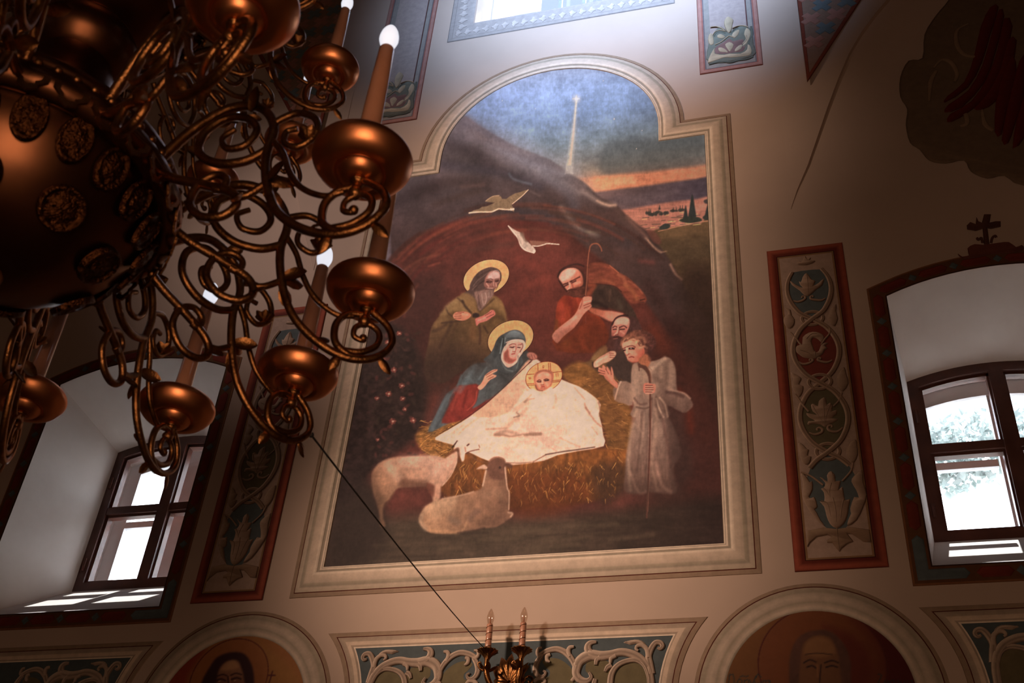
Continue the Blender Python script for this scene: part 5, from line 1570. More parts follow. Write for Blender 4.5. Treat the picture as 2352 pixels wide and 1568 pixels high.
# --- icon roundels below the vine panels
def roundel(s, label):
    root = empty('icon_roundel', (s * RC, 0, 3.05))
    tag(root, label, 'wall painting')
    circ = [(s * RC + RR * math.cos(a), RZ + RR * math.sin(a)) for a in np.linspace(-.66, PI + .66, 60)]
    o = bands('painted_ring', circ, [(0, -.001, BROWN), (-.016, -.005, BROWN * 1.05), (-.016, -.005, LINE_R), (-.0205, -.005, LINE_R), (-.0205, -.005, STONE_O), (-.04, -.008, STONE_O * .9), (-.05, -.010, STONE_M * .9), (-.066, -.012, STONE_M * 1.05),
                                      (-.080, -.012, STONE_M * .95), (-.088, -.011, STONE_O), (-.10, -.010, STONE_M), (-.108, -.009, STONE_M * 1.2), (-.116, -.007, STONE_L * .8), (-.124, -.003, STONE_O * .8)], parent=root, closed=False)
    o.location = (-s * RC, 0, -3.05)
    br = Brush(grid([(s * RC - .372, s * RC + .372, .0042)]), grid([(3.07, 3.36, .012), (3.36, 3.73, .0042)]), (70, 36, 14))
    return root, br


def finish(root, br, s, names, k=1.0):
    def keep(x, z):
        return np.hypot(x - s * RC, z - RZ) < .367
    cst = np.array((.16, .115, .085)) * k
    for o in br.bake('icon', root, M_MURAL, -.0025, names, lambda u, v: np.broadcast_to(cst, u.shape + (3,)), keep):
        o.location = (-s * RC, 0, -3.05)


I1 = frame(340, 1390, 5.345)
root, B = roundel(-1, 'arched icon painting of a dark haired saint with a small cross, partly cut off')
B.poly(I1('0,951 200,800 420,600 640,480 700,560 560,760 480,951 480,1300 0,1300'), (62, 16, 8), 12, .85)
B.poly(I1('1300,430 1700,700 1900,1000 1900,1300 1400,1300 1480,800'), (74, 42, 16), 14, .8)
hc = (340 + 990 / 5.345, 1390 + 905 / 5.345)
B.disc(hc, .194, (36, 8, 6), .0016, 1, None, .1885)
B.disc(hc, .1885, (70, 34, 14), .01, .8)
el, pl, li = B.ell, B.poly, B.line
pl(I1('640,1200 660,951 760,760 840,650 960,590 1100,575 1200,610 1270,720 1300,840 1310,1000 1330,1200'), (24, 8, 7), 4, n=3, part=1)
pl(I1('840,1200 850,900 880,780 950,700 1040,670 1110,690 1150,780 1180,900 1190,1200'), (74, 44, 26), 4, n=3, part=1, col2=(52, 24, 15), ax=I1('980,700 900,1000'))
pl(I1('900,790 980,710 1060,690 1110,760 1000,800'), (90, 56, 33), 5, .7)
for q, w in (('850,870 920,850 970,865', 3.4), ('1020,860 1080,835 1150,850', 3.4), ('850,920 900,905 950,925', 4.5), ('1030,910 1090,890 1140,905', 4.5), ('985,880 990,951 1000,1050', 4)):
    li(I1(q), w, (24, 9, 8), 1.4, .85)
el(I1('880,932')[0], 2, 1.4, 0, (96, 70, 46), .8, .8)
el(I1('1070,925')[0], 2, 1.4, 0, (96, 70, 46), .8, .8)
li(I1('1005,880 1012,951'), 2.5, (96, 56, 34), 1.4, .5)
li(I1('1532,810 1490,951 1450,1100'), 3.4, (40, 12, 9), 1, .95, n=0, part=2)
li(I1('1478,858 1562,862'), 3.6, (40, 12, 9), 1, .95, part=2)
pl(I1('500,1300 560,1200 700,1130 1400,1130 1540,1300'), (58, 22, 14), 5)
finish(root, B, -1, {0: 'painted_ground', 1: 'painted_saint', 2: 'painted_cross_staff'})

I2 = frame(1550, 1200, 2.933)
root, B = roundel(1, 'arched icon painting of a bald bearded saint with lettering beside the halo, partly cut off')
el, pl, li = B.ell, B.poly, B.line
pl(I2('1150,620 1500,800 1700,1079 1700,1300 1300,1300 1350,900'), (44, 6, 5), 14, .9)
pl(I2('340,1079 420,860 640,680 760,640 640,860 640,1100 400,1300'), (62, 32, 13), 14, .7)
hc = (1550 + 990 / 2.933, 1200 + 962 / 2.933)
B.disc(hc, .249, (40, 8, 6), .0016, 1, None, .243)
B.disc(hc, .243, (66, 28, 12), .012, .7)
pl(I2('1000,700 1200,760 1320,900 1320,1079 1160,1200 1100,800'), (50, 10, 7), 16, .6)
pl(I2('770,1000 790,850 850,760 960,725 1060,740 1140,820 1180,920 1185,1010 1150,1300 820,1300'), (50, 26, 17), 4, n=3, part=1, nz=.1)
pl(I2('850,1300 850,900 880,800 960,760 1050,780 1090,860 1110,960 1110,1300'), (66, 36, 19), 4, n=3, part=1)
pl(I2('870,880 900,800 970,770 1050,800 1080,880 980,910'), (82, 48, 25), 6, .8)
for q, w in (('870,945 910,925 950,940', 3.6), ('1010,945 1060,930 1100,945', 3.6), ('890,975 925,965 950,980', 4), ('1020,975 1060,965 1095,975', 4), ('985,960 980,1020 975,1079', 3), ('880,890 960,880 1060,890', 2)):
    li(I2(q), w, (22, 9, 8), 1.4, .85)
li(I2('960,960 962,1040'), 3, (88, 50, 26), 1.6, .6)
LET = ['370,1020 362,1079 375,1100', '372,1030 395,1022 400,1079', '435,1052 420,1079 440,1088 455,1068 440,1058|440,1040 460,1032 480,1040 495,1032|470,1060 470,1100|470,1068 490,1058 500,1075 485,1085', '505,1060 520,1090 535,1060', '550,1030 535,1060 545,1088 565,1080|548,1050 560,1022 580,1040', '580,1070 582,1088', '595,1062 595,1090', '595,1070 612,1064 615,1090', '622,1064 640,1064 640,1090|632,1064 632,1090', '1370,1020 1392,1030 1380,1060 1365,1088 1400,1085', '1420,1062 1410,1080 1430,1088 1438,1066 1440,1090', '1455,1066 1455,1090', '1455,1066 1475,1064 1476,1090', '1490,1068 1505,1064 1508,1090', '1525,1066 1525,1090 1545,1088 1548,1066', '1565,1064 1568,1090', '1585,1066 1600,1064 1600,1090', '1625,1030 1628,1090', '1645,1066 1640,1088 1662,1088 1668,1060']
for k_, g_ in enumerate(LET):
    for q in g_.split('|'):
        li(I2(q), 2.4, (26, 24, 20), .8, .9, n=2, part=10 + k_)
pl(I2('600,1300 760,1180 1200,1180 1400,1300'), (40, 16, 12), 5)
finish(root, B, 1, {0: 'painted_ground', 1: 'painted_saint', **{10 + k_: 'letter' for k_ in range(len(LET))}}, 1.75)
del B


# --- borders of lozenges round the side windows
def window_border(s, label):
    d = dict(W_OUT)
    out = arch_outline(d, 24, s)
    xm = s * (d['x0'] + d['x1']) / 2
    root = empty('window_border', (xm, 0, d['z0']))
    tag(root, label, 'painted border')
    off = (-xm, 0, -d['z0'])
    DKO = cl((.145, .060, .026))
    b = bands('ground', out, [(.0, -.0015, DKO * .3), (.006, -.003, DKO * .35), (.006, -.003, DKO), (.078, -.004, DKO), (.078, -.004, DKO * 1.7), (.086, -.004, DKO * 1.8), (.087, 0, DKO)], parent=root)
    b.location = off
    mid = offset_path(out, .041)
    P2 = [np.asarray(q) for q in mid] + [np.asarray(mid[0])]
    L = np.concatenate([[0], np.cumsum([np.linalg.norm(P2[i + 1] - P2[i]) for i in range(len(P2) - 1)])])

    def at(t):
        t = t % L[-1]
        i = min(int(np.searchsorted(L, t, 'right') - 1), len(P2) - 2)
        e = P2[i + 1] - P2[i]
        e = e / np.linalg.norm(e)
        return P2[i] + e * (t - L[i]), e

    def shape(kind, t):
        if kind == 'red_lozenge': q = [(-.072, 0), (-.052, -.024), (.052, -.024), (.072, 0), (.052, .024), (-.052, .024)]
        else: q = [(-.022, 0), (0, -.024), (.022, 0), (0, .024)]
        pts = []
        for u, v in q:
            c, e = at(t + u)
            n_ = np.array((e[1], -e[0]))
            pts.append(tuple(c + n_ * v))
        col = cl((.21, .035, .022)) if kind == 'red_lozenge' else cl((.12, .15, .165))
        o = leaf(kind, pts, -.0042, root, hl=col * 1.15, base=col, dk=col * .35, h=.003, inset=.006, n=0)
        o.location = off
    c0, c1, c2 = L[1], L[2], L[-2]          # corners: foot right, spring right, spring left
    runs = [(0.20, c0 - .20), (c0 + .20, c1 - .01), (c1 + .01, c2 - .01), (c2 + .01, L[-1] - .20)]
    for a, e in runs:
        k = max(1, round((e - a - .14) / .195))
        stp = (e - a - .15) / k
        for i in range(k + 1):
            t = a + .075 + i * stp
            shape('red_lozenge', t)
            if i < k: shape('blue_diamond', t + stp / 2)
    for cx_, sx in ((out[0][0], -1), (out[1][0], 1)):
        z0 = d['z0']
        pts = [(cx_ + sx * .017, z0 + .12), (cx_ + sx * .041, z0 + .14), (cx_ + sx * .065, z0 + .12), (cx_ + sx * .065, z0 - .065), (cx_ - sx * .12, z0 - .065), (cx_ - sx * .14, z0 - .041), (cx_ - sx * .12, z0 - .017), (cx_ + sx * .017, z0 - .017)]
        col = cl((.125, .155, .17))
        o = leaf('blue_corner', pts, -.0042, root, hl=col * 1.1, base=col, dk=col * .35, h=.003, inset=.006, n=0)
        o.location = off
    return root


window_border(-1, 'painted border of red lozenges and blue diamonds round the window left of the mural')
wb = window_border(1, 'painted border of red lozenges and blue diamonds round the window right of the mural')

# --- cross and scrolls above the right-hand window
W4 = frame(1750, 500, 3.136)
pc = empty('painted_cross', (2.30, 0, 5.55))
tag(pc, 'dark painted cross on scrolls above the window border right of the mural', 'wall painting')
DK = cl((.115, .045, .03))
for nm, s, c in (('cross', '1545,0 1560,30 1585,40 1600,-20 1650,-20 1640,40 1680,30 1720,30 1720,70 1650,85 1625,80 1640,200 1600,200 1590,85 1540,100 1480,90 1475,60 1500,35 1540,50', DK),
                 ('scroll_base', '1410,265 1440,285 1490,275 1480,225 1530,195 1600,200 1700,185 1780,180 1830,215 1870,200 1888,220 1870,245 1760,260 1640,270 1560,290 1450,300', cl((.16, .05, .035)))):
    leaf(nm, PP(W4(s)), -.005, pc, hl=c * 1.3, base=c, dk=c * .5, n=0 if nm == 'cross' else 2, inset=.004).location = (-2.30, 0, -5.55)
for s in ('1550,150 1560,165 1580,150 1590,190', '1690,150 1680,135 1660,150 1650,190'):
    ribbon('curl', PP(W4(s)), .012, -.005, pc, base=DK, hl=DK * 1.5).location = (-2.30, 0, -5.55)


# --- triangular fields of crosses on the pendentive wedges
def cross_field(s, label):
    root = empty('cross_field', (s * 1.6, -.02, 6.945))
    tag(root, label, 'wall panel', 'painted cross fields')
    off = (-s * 1.6, .02, -6.945)
    tri = [(s * 1.53, 6.945), (s * 2.66, 9.0), (s * 1.545, 9.0)]
    if s < 0: tri = tri[::-1]
    def yy(x, z): return -.006 - .05 * min(1, (z - 5.99) / 2.2) * min(1, max(0, (abs(x) - 1.37) / max(.05, .42 * (z - 5.99))))
    b = bands('red_border', tri, [(0, -.034, RED_D), (-.002, -.044, RED * .75), (-.034, -.046, RED * .8), (-.034, -.046, RED_D * .5), (-.037, -.045, RED_D * .5)], parent=root)
    b.location = off
    g = plate('ground', [tuple(q) for q in offset_path(tri, -.036)], -.044, cl((.27, .165, .12)), root)
    g.location = off
    inner = offset_path(tri, -.085)
    if area(inner) < 0: inner = inner[::-1]
    def inside(x, z):
        return all((inner[i][0] - inner[i - 1][0]) * (z - inner[i - 1][1]) - (inner[i][1] - inner[i - 1][1]) * (x - inner[i - 1][0]) > -.025 for i in range(3))
    a, w = .062, .022
    plus = [(-a, -w), (-w, -w), (-w, -a), (w, -a), (w, -w), (a, -w), (a, w), (w, w), (w, a), (-w, a), (-w, w), (-a, w)]
    ang = math.radians(35 * s)
    made = {}
    for i in range(-2, 9):
        for j in range(0, 16):
            x = s * (1.60 + i * .148 + (j % 2) * .074)
            z = 7.06 + j * .112
            if not inside(x, z): continue
            k = (i + j) % 2
            nm = ('pink_cross', 'blue_cross')[j % 2]
            col = (cl((.42, .20, .155)), cl((.15, .185, .20)))[j % 2]
            if nm not in made:
                pts = [(u * math.cos(ang) - v * math.sin(ang), u * math.sin(ang) + v * math.cos(ang)) for u, v in plus]
                made[nm] = o = leaf(nm, pts, 0, root, hl=col * 1.1, base=col, dk=col * .6, h=.002, inset=.004, n=0)
            else:
                o = share(made[nm], nm, root)
            o.location = (x - s * 1.6, -.0455 + .02, z - 6.945)


cross_field(1, 'triangular painted field of pink and blue crosses, right of the high window')
cross_field(-1, 'triangular painted field of pink and blue crosses behind the chandelier')

# --- cloud with red wings in the lunette
X4 = frame(1752, 0, 3.1367)
cw = empty('winged_cloud', (2.4, 0, 6.6))
tag(cw, 'dark painted cloud with red feathered wings in the shadowed lunette', 'wall painting')
off = (-2.4, 0, -6.6)
CLD, WNG = cl((.25, .165, .11)), cl((.15, .015, .010))
leaf('cloud', PP(X4('1400,-150 1340,0 1250,110 1165,250 1150,420 1050,440 990,560 990,700 1040,790 1030,900 1060,1030 1130,1080 1200,1160 1320,1182 1450,1160 1500,1240 1620,1290 1740,1270 1882,1340 2300,1300 2400,-150')), -.003, cw, hl=CLD * .55, base=CLD, dk=CLD * .5, n=3, inset=.012, h=.004).location = off
for s in ('1480,180 1400,230 1400,330 1450,400 1540,420', '1230,500 1290,440 1360,460 1400,540 1380,600', '1200,740 1210,600 1250,520', '1400,860 1460,830 1470,900 1420,920', '1580,800 1600,900 1660,950'):
    ribbon('cloud_curl', PP(X4(s)), [.012, .03, .02], -.0072, cw, base=CLD * 1.25, hl=CLD * 1.45, dk=CLD * .6).location = off
for s in ('1310,750 1330,700 1450,600 1520,420 1570,200 1640,60 1700,60 1640,260 1580,460 1480,640', '1310,820 1340,760 1480,660 1580,480 1640,280 1700,80 1740,120 1680,380 1600,600 1440,780', '1330,890 1350,830 1500,740 1620,560 1690,360 1740,140 1800,200 1720,520 1600,720 1420,860',
          '1520,790 1600,700 1700,520 1760,300 1830,300 1780,560 1680,740 1580,800', '1670,960 1680,720 1720,560 1800,400 1830,560 1760,800 1720,980', '1720,1020 1760,780 1810,560 1882,400 1882,700 1820,900 1770,1040', '1800,1080 1830,860 1882,700 1940,760 1900,980'):
    leaf('feather', PP(X4(s)), -.0085 - .0006 * len(cw.children) / 4, cw, hl=WNG * 1.3, base=WNG, dk=WNG * .3, n=2, inset=.008, h=.004).location = off

# ------------------------------------------------------------------ sconce
sc = empty('wall_sconce', (.016, 0, 3.40))
tag(sc, 'two armed gilt wall sconce with shell and unlit candle bulbs below the mural', 'sconce')
SX, SZ = .016, 3.40


def sv(pts):
    return [(x - SX, y, z - SZ) for x, y, z in pts]


part_ = lambda nm, vf, m, pr, sm_=True: mesh(nm, vf[0], vf[1], m, pr, smooth=sm_)
# shell: ribbed fan
V, F = [], []
for i in range(33):
    t = i / 32
    a = math.radians(200 - 220 * t)
    lobe = 1 + .10 * math.cos(2 * PI * t * 8)
    for k, (r, y) in enumerate(((.008, -.060), (.030, -.072), (.055, -.075), (.078, -.066), (.088, -.056))):
        rr = r * (1 + (lobe - 1) * k / 2.5) * (1.22 if math.sin(a) > .3 else .92)
        V.append((.030 + rr * math.cos(a) * .78 - SX, y + (.008 * math.cos(2 * PI * t * 8) * k / 4), 3.43 + rr * math.sin(a) * 1.05 - SZ))
for i in range(32):
    for k in range(4):
        F.append((i * 5 + k, i * 5 + k + 1, (i + 1) * 5 + k + 1, (i + 1) * 5 + k))
part_('shell', (V, F), M_GILT, sc)
# backplate with acanthus
bp = [(.0, 3.50), (.028, 3.515), (.052, 3.49), (.066, 3.45), (.078, 3.40), (.088, 3.36), (.07, 3.30), (.05, 3.22), (.016, 3.16), (-.02, 3.22), (-.04, 3.30), (-.056, 3.36), (-.046, 3.40), (-.034, 3.45), (-.02, 3.49)]
v, f = prism([(x - SX, z - SZ) for x, z in bp], -.03, 0)
part_('backplate', (v, f), M_GILT, sc, False)
q = []
for k, (x, z, dx, dz, L_) in enumerate([(.03, 3.40, .9, .5, .075), (.03, 3.40, .6, .9, .06), (.03, 3.38, -.8, .6, .065), (.03, 3.36, -.95, .1, .07), (.04, 3.36, 1, -.1, .07), (.05, 3.38, .8, .9, .08), (-.01, 3.38, -.7, .9, .05), (.02, 3.33, .4, -.9, .06), (0, 3.33, -.5, -.9, .06)]):
    q.append(petal((x - SX, -.034 - .004 * k, z - SZ), (dx, -.15, dz), L_, .018, (0, -1, 0), .25))
part_('acanthus', join(q), M_GILT, sc)
curlp = spline(sv([(.075, -.035, 3.36), (.082, -.04, 3.41), (.088, -.04, 3.445), (.104, -.04, 3.462), (.122, -.04, 3.455), (.124, -.04, 3.438), (.112, -.04, 3.434), (.108, -.04, 3.443)]), 6)
part_('side_scroll', tube(curlp, .0065, 8, .6), M_GILT, sc)
for cx_, root_x in ((-.057, .0), (.0905, .06)):
    arm = empty('sconce_arm', (0, 0, 0), parent=sc)
    sgn = -1 if cx_ < 0 else 1
    pts = [(root_x, -.04, 3.385), (root_x + sgn * .022, -.075, 3.39), (cx_ - sgn * .012, -.10, 3.42), (cx_ - sgn * .002, -.112, 3.455), (cx_, -.114, 3.49), (cx_, -.114, 3.515)]
    part_('stem', tube(spline(sv(pts), 6), [.015] * 8 + [.012] * 8 + [.0105] * 5 + [.010] * 5, 10), M_GILT, arm)
    q = [petal((cx_ - SX - sgn * .004, -.114, 3.455 - SZ), (sgn * -.2 + .8 * math.cos(t), .8 * math.sin(t), .9), .05, .012, (math.cos(t), math.sin(t), 0), .2) for t in np.arange(5) * 2 * PI / 5]
    part_('leaf_collar', join(q), M_GILT, arm)
    hk = spline(sv([(cx_ - .012, -.112, 3.462), (cx_ - .03, -.115, 3.475), (cx_ - .036, -.117, 3.492), (cx_ - .026, -.118, 3.498), (cx_ - .022, -.118, 3.488)]), 5)
    part_('hook', tube(hk, .0045, 7, .7), M_GILT, arm)
    # fluted drip pan
    V, F = [], []
    prof = [(.010, 3.508), (.013, 3.516), (.017, 3.524), (.027, 3.536), (.038, 3.542), (.0435, 3.546), (.0430, 3.5485), (.03, 3.545), (.018, 3.543)]
    for r, z in prof:
        for k in range(48):
            a = 2 * PI * k / 48
            rr = r * (1 + (.07 if .014 < r else .02) * math.cos(12 * a))
            V.append((cx_ - SX + rr * math.cos(a), -.114 + rr * math.sin(a), z - SZ))
    for i in range(len(prof) - 1):
        for k in range(48):
            k2 = (k + 1) % 48
            F.append((i * 48 + k, i * 48 + k2, (i + 1) * 48 + k2, (i + 1) * 48 + k))
    part_('drip_pan', (V, F), M_GILT, arm)
    z0, z1 = 3.543 - SZ, 3.667 - SZ
    X0 = cx_ - SX
    prof = [(.0138, z0), (.0142, z0 + .004)]
    for kk in range(4):
        zz = z0 + .022 + kk * .030
        prof += [(.0136, zz - .002), (.0130, zz), (.0136, zz + .002)]
    prof += [(.0134, z1 - .003), (.0120, z1), (.004, z1 + .001)]
    part_('candle_sleeve', lathe(prof, 20, X0, -.114), M_SLEEVE, arm)
    for kk in range(4):
        zz = z0 + .020 + kk * .030
        pts = [(X0 + .0143 * math.cos(a), -.114 + .0143 * math.sin(a), zz + .005 * math.cos(a)) for a in np.linspace(PI * 1.05, PI * 1.95, 10)]
        part_('wax_groove', tube(pts, .0012, 5), M_BODY, arm)
    b = [(.009, z1 - .001), (.0125, z1 + .010), (.0158, z1 + .026), (.0150, z1 + .038), (.0105, z1 + .054), (.005, z1 + .066), (.0008, z1 + .072)]
    part_('bulb', lathe([(max(1e-4, r), z) for r, z in spline(b, 4)], 24, X0, -.114), M_CLEAR, arm)
    part_('filament_stem', lathe([(.0035, z1), (.003, z1 + .018), (.0012, z1 + .034), (.0003, z1 + .036)], 10, X0, -.114), M_SLEEVE, arm)
# ------------------------------------------------------------------ outside things
tree(6.6, 9.6, [(-3.9, -.2, 10.12, .95, .42), (-2.9, -.4, 10.26, 1.1, .46), (-1.7, 0, 10.42, 1.2, .52), (-.4, 0, 10.6, 1.4, .6), (.9, .2, 10.7, 1.3, .6)], 900, 11,
     'sunlit tree crown seen through the panes of the window right of the mural')

# ------------------------------------------------------------------ chandelier
CH = (0.295, -3.59)
ch = empty('chandelier', (CH[0], CH[1], 2.475))
tag(ch, 'large brass chandelier with scrolled arms, copper cups and electric candles', 'chandelier')
Z0 = 2.475


def part(name, vf, mat, parent, smooth=True):
    return mesh(name, vf[0], vf[1], mat, parent, smooth=smooth)


def sm(prof, n=5):
    return [(max(1e-4, q[0]), q[1]) for q in spline(prof, n)]


def rel(prof):
    return [(r, z - Z0) for r, z in prof]


part('bowl', lathe(rel(sm([(.0, 2.566), (.03, 2.568), (.07, 2.576), (.115, 2.597), (.155, 2.632), (.182, 2.672), (.196, 2.708), (.198, 2.722)])), 72), M_BODY, ch)
part('rim', lathe(rel(sm([(.196, 2.712), (.208, 2.706), (.222, 2.714), (.229, 2.728), (.226, 2.742), (.218, 2.75), (.221, 2.762), (.214, 2.776), (.196, 2.784)])), 72), M_BODY, ch)
part('shoulder', lathe(rel(sm([(.198, 2.782), (.165, 2.80), (.125, 2.845), (.092, 2.90), (.072, 2.955), (.06, 2.985)])), 64), M_BODY, ch)
part('knop', lathe(rel(sm([(.05, 2.98), (.066, 2.99), (.083, 3.012), (.086, 3.035), (.074, 3.062), (.05, 3.085), (.05, 3.10)])), 48), M_BODY, ch)
part('upper_bowl', lathe(rel(sm([(.05, 3.09), (.085, 3.105), (.122, 3.135), (.142, 3.17), (.15, 3.20), (.166, 3.21), (.168, 3.235), (.13, 3.265), (.07, 3.34), (.045, 3.43)])), 56), M_BODY, ch)
part('stem', lathe(rel(sm([(.045, 3.42), (.06, 3.45), (.03, 3.50), (.018, 3.56), (.014, 3.62)]) + [(.012, 3.7), (.012, 10.5), (.06, 10.52), (.09, 10.58), (.001, 10.585)]), 24), M_BODY, ch)
part('finial', lathe(rel(sm([(.0, 2.513), (.010, 2.516), (.016, 2.528), (.008, 2.540), (.014, 2.546), (.026, 2.554), (.034, 2.566), (.02, 2.572)])), 24), M_BRASS, ch)
# ring of embossed disc under the knop
part('boss', lathe(rel([(1e-4, 3.0005), (.04, 3.0), (.062, 3.003), (.066, 3.012), (.06, 3.02)]), 40), M_EMBOSS, ch)


def medallion(rx, rz, t):
    """embossed oval plate lying in the x-z plane and facing -y, with a raised border and a rosette"""
    V, F = [], []
    K = 24
    prof = [(1.0, 0.0), (0.97, -t), (0.86, -t * 1.2), (0.80, -t * .5), (0.55, -t * .7), (0.35, -t * 1.3), (0.12, -t * 1.1), (0.001, -t * 1.3)]
    for i, (k, y) in enumerate(prof):
        for j in range(K):
            a = 2 * PI * j / K
            w = 1 + (0.18 * math.cos(6 * a) if i in (4, 5) else 0)
            V.append((rx * k * w * math.cos(a), y, rz * k * w * math.sin(a)))
    for i in range(len(prof) - 1):
        for j in range(K):
            j2 = (j + 1) % K
            F.append((i * K + j, (i + 1) * K + j, (i + 1) * K + j2, i * K + j2))
    return V, F


med = part('rim_medallion', medallion(.0225, .034, .007), M_EMBOSS, ch)
NM = 20
for k in range(NM):
    a = 2 * PI * (k + .35) / NM
    o = med if k == 0 else share(med, 'rim_medallion', ch)
    o.location = (.190 * math.cos(a), .190 * math.sin(a), 2.683 - Z0)
    o.rotation_euler = (math.radians(20), 0, a + PI / 2)
med = part('rosette', medallion(.032, .032, .008), M_EMBOSS, ch)
for k in range(8):
    a = 2 * PI * (k + .62) / 8
    o = med if k == 0 else share(med, 'rosette', ch)
    o.location = (.143 * math.cos(a), .143 * math.sin(a), 2.616 - Z0)
    o.rotation_euler = (math.radians(44), 0, a + PI / 2)
med = share(med, 'upper_rosette', ch)
med.location = (.125 * math.cos(-.6), .125 * math.sin(-.6), 3.137 - Z0)
med.rotation_euler = (math.radians(48), 0, -.6 + PI / 2)
for k in range(1, 6):
    a = -.6 + 2 * PI * k / 6
    o = share(med, 'upper_rosette', ch, (.125 * math.cos(a), .125 * math.sin(a), 3.137 - Z0), (math.radians(48), 0, a + PI / 2))


def lace(R, z, n, w, h, name):
    """pierced pointed petal hanging from a rim"""
    o2 = [(-w, 0), (-w * .95, -h * .35), (-w * .5, -h * .6), (-w * .55, -h * .78), (0, -h), (w * .55, -h * .78), (w * .5, -h * .6), (w * .95, -h * .35), (w, 0)]
    p = [np.array(q) for q in o2]
    i2 = [q * 0.62 + np.array((0, -h * .10)) for q in p]
    V, F = ring_solid([tuple(q) for q in p], [tuple(q) for q in i2], -.0015, .0015)
    first = None
    for k in range(n):
        a = 2 * PI * k / n
        if first is None:
            first = o = part(name, (V, F), M_BRASS, ch, False)
        else:
            o = share(first, name, ch)
        o.location = (R * math.cos(a), R * math.sin(a), z - Z0)
        o.rotation_euler = (0, 0, a + PI / 2)


lace(.2265, 2.727, 28, .0235, .036, 'lace_petal')
lace(.168, 3.215, 22, .0225, .040, 'upper_lace_petal')
bead = part('bead', ball((0, 0, 0), .0062, 8, 6), M_BRASS, ch)
NB = 56
for k in range(NB):
    a = 2 * PI * k / NB
    o = bead if k == 0 else share(bead, 'bead', ch)
    o.location = (.222 * math.cos(a), .222 * math.sin(a), 2.748 - Z0)


def A(pts, y=0.0):
    return [(r, y, z - 2.70) for r, z in pts]


def curl(pts, rad, n=7, seg=8, taper=None, y=0.0, flat=1.0):
    s = spline(A(pts, y), n)
    r = rad
    if not np.isscalar(rad):
        r = list(np.interp(np.linspace(0, 1, len(s)), np.linspace(0, 1, len(rad)), rad))
    r = r * 1.4 if np.isscalar(r) else [q * 1.4 for q in r]
    return tube(s, r, seg, taper, flat)


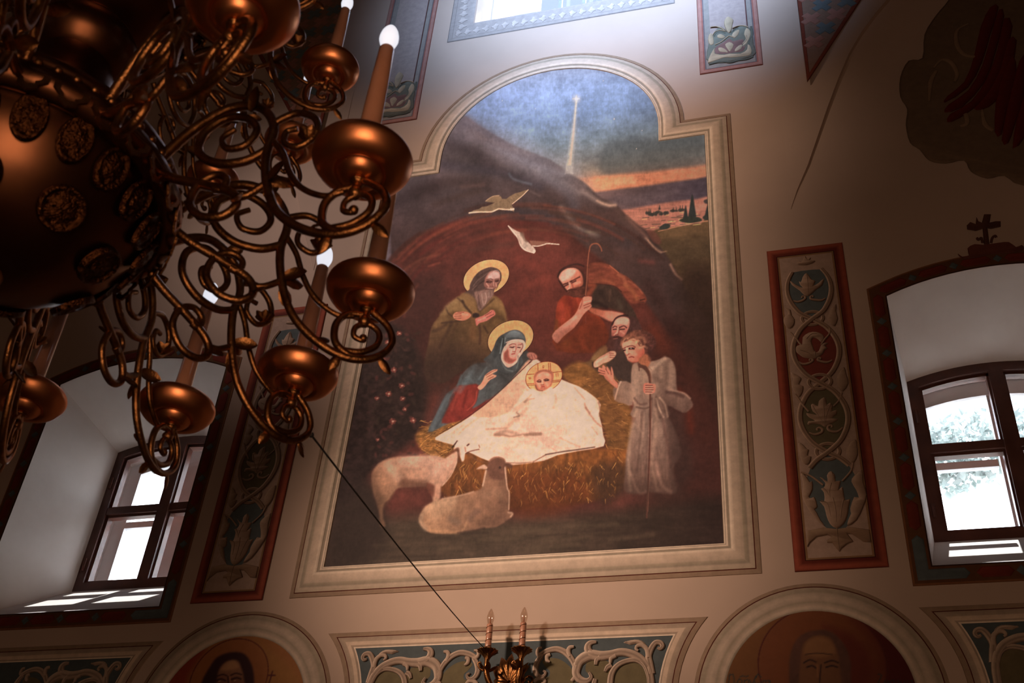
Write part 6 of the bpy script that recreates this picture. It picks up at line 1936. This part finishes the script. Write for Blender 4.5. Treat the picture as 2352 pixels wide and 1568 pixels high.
def build_arm(name, ribbed=True):
    arm = empty(name)
    main = [(.205, 2.735), (.245, 2.80), (.295, 2.842), (.345, 2.835), (.374, 2.79), (.374, 2.735), (.388, 2.675), (.414, 2.622),
            (.455, 2.587), (.50, 2.572), (.538, 2.582), (.561, 2.612), (.552, 2.643), (.524, 2.664)]
    part('main_stem', curl(main, [.0055, .0055, .005, .0048, .0048, .0046, .0046, .0044, .0042, .004, .004], 7), M_BRASS, arm)
    big = [(.374, 2.745), (.345, 2.727), (.305, 2.728), (.272, 2.753), (.268, 2.793), (.295, 2.822), (.33, 2.815), (.349, 2.788),
           (.338, 2.76), (.312, 2.757), (.30, 2.779), (.315, 2.796)]
    s = part('large_scroll', curl(big, [.0046, .0048, .0046, .0044, .004, .0036, .003], 7), M_BRASS, arm)
    low = [(.215, 2.725), (.25, 2.705), (.295, 2.688), (.34, 2.667), (.352, 2.642), (.335, 2.624), (.305, 2.628), (.283, 2.655),
           (.287, 2.69), (.308, 2.705), (.326, 2.695), (.324, 2.676), (.312, 2.678)]
    part('lower_scroll', curl(low, [.005, .0048, .0046, .0044, .0042, .004, .0036, .0046], 7), M_BRASS, arm)
    part('link', curl([(.345, 2.655), (.365, 2.66), (.386, 2.678)], .0038), M_BRASS, arm)
    ring = [(.531, 2.578), (.505, 2.576), (.481, 2.594), (.477, 2.627), (.492, 2.649), (.516, 2.654)]
    part('ring_scroll', curl(ring, [.0042, .0042, .004, .0036], 7), M_BRASS, arm)
    inner = [(.494, 2.583), (.520, 2.588), (.540, 2.606), (.540, 2.628), (.523, 2.640), (.506, 2.630), (.505, 2.613), (.518, 2.608)]
    v = join([curl(inner, [.0036, .0038, .0036, .0032, .003], 7), ball((.519, 0, 2.612 - 2.70), .0068, 10, 7)])
    part('inner_scroll', v, M_BRASS, arm)
    br = [(.376, 2.765), (.398, 2.735), (.416, 2.695), (.44, 2.662), (.474, 2.643), (.500, 2.648)]
    part('upper_branch', curl(br, [.0034, .0034, .0034, .003, .003], 7), M_BRASS, arm)
    up = [(.372, 2.80), (.402, 2.815), (.432, 2.80), (.44, 2.768), (.42, 2.745), (.397, 2.755), (.395, 2.778), (.41, 2.782)]
    part('outer_scroll', curl(up, [.004, .0038, .0036, .0032, .003], 7), M_BRASS, arm)
    # leaves and the flower bud
    q = [petal((.384, 0, -.015), (1, .25, .35), .042, .013, (0, 1, 0)), petal((.384, 0, -.015), (1, -.3, .1), .04, .012, (0, -1, 0)),
         petal((.388, 0, -.03), (.6, .2, -.8), .034, .010, (0, 1, 0)), petal((.47, .003, -.108), (-.5, .4, .8), .03, .010, (0, 1, 0)),
         petal((.545, 0, -.112), (.75, 0, -.65), .03, .007, (0, 1, 0)), petal((.49, 0, -.126), (-.35, 0, -1), .026, .008, (0, 1, 0)),
         petal((.30, 0, -.012), (-.3, .5, .7), .034, .011, (0, 1, 0)), petal((.33, 0, .13), (.6, -.5, .7), .036, .011, (0, -1, 0)),
         petal((.255, 0, .11), (-.1, .6, .7), .036, .012, (0, 1, 0)), petal((.352, 0, -.05), (.5, -.5, -.6), .03, .010, (0, -1, 0))]
    part('leaves', join(q), M_BRASS, arm)
    q = [petal((.43, 0, .055), (math.cos(t), math.sin(t), .5), .022, .008, (0, 0, 1), .2) for t in np.arange(6) * PI / 3]
    q.append(ball((.43, 0, .064), .0085, 10, 7))
    part('flower', join(q), M_BRASS, arm)
    # turned post and cup with its candle
    cx = .516
    prof = [(.0045, -.066), (.0085, -.062), (.0095, -.055), (.0065, -.048), (.007, -.040), (.0105, -.036), (.006, -.030)]
    part('post', lathe(sm(prof), 14, cx), M_BRASS, arm)
    cup = [(.006, -.034), (.014, -.0345), (.022, -.032), (.0275, -.027), (.0305, -.0225), (.0315, -.0195), (.036, -.0225), (.046, -.0215),
           (.056, -.0155), (.0635, -.0055), (.0668, .004), (.0635, .013), (.052, .018), (.036, .0195), (.0265, .0205), (.0275, .026), (.0245, .0315), (.021, .033), (.0215, .039), (.018, .042)]
    part('cup', lathe(sm(cup, 4), 48, cx), M_COPPER, arm)
    return arm


def candle(arm, cx, z0, z1, r):
    L = z1 - z0
    prof = [(r, z0), (r * .94, z0 + L * .3), (r * .86, z0 + L * .62), (r * .74, z1 - .004), (r * .66, z1 - .001), (r * .5, z1)]
    part('candle_sleeve', lathe(prof, 22, cx), M_SLEEVE, arm)
    b = [(.0070, z1 - .002), (.0100, z1 + .005), (.0132, z1 + .015), (.0140, z1 + .022), (.0122, z1 + .034), (.0080, z1 + .044), (.0035, z1 + .050), (0, z1 + .052)]
    part('bulb', lathe(sm(b), 22, cx), M_BULB, arm)


proto = build_arm('arm')
candle(proto, .516, .032, .238, .0150)
angles = [3.2 + 29.45 * k for k in range(-2, 10)]
for i, ang in enumerate(angles):
    a = proto if i == 0 else copy_tree(proto)
    a.parent = ch
    a.location = (0, 0, 2.70 - Z0)
    a.rotation_euler = (0, 0, math.radians(ang))
# cable from the chandelier to the sconce
_a = math.radians(3.2 + 2 * 29.45)
p0 = np.array((CH[0] + .566 * math.cos(_a), CH[1] + .566 * math.sin(_a), 2.608))
p1 = np.array((-.066, -.118, 3.553))
cb = empty('cable', tuple(p0))
tag(cb, 'thin black cable stretched from the chandelier to the wall sconce', 'cable')
v, f = tube([(p1 - p0) * t_ - np.array((0, 0, .012)) * 4 * t_ * (1 - t_) for t_ in np.linspace(0, 1, 14)], .0018, 7)
mesh('wire', v, f, M_CABLE, cb, smooth=True)
for q_ in (np.zeros(3), p1 - p0):
    v, f = ball(q_, .005, 8, 6)
    mesh('knot', v, f, M_CABLE, cb, smooth=True)
proto2 = build_arm('upper_arm')
candle(proto2, .516, .032, .205, .0160)
for i in range(12):
    a = proto2 if i == 0 else copy_tree(proto2)
    a.parent = ch
    a.scale = (.733, .733, .80)
    a.location = (0, 0, 3.12 - Z0)
    a.rotation_euler = (0, 0, math.radians(-1.5 + 29.6 * (i - 2)))
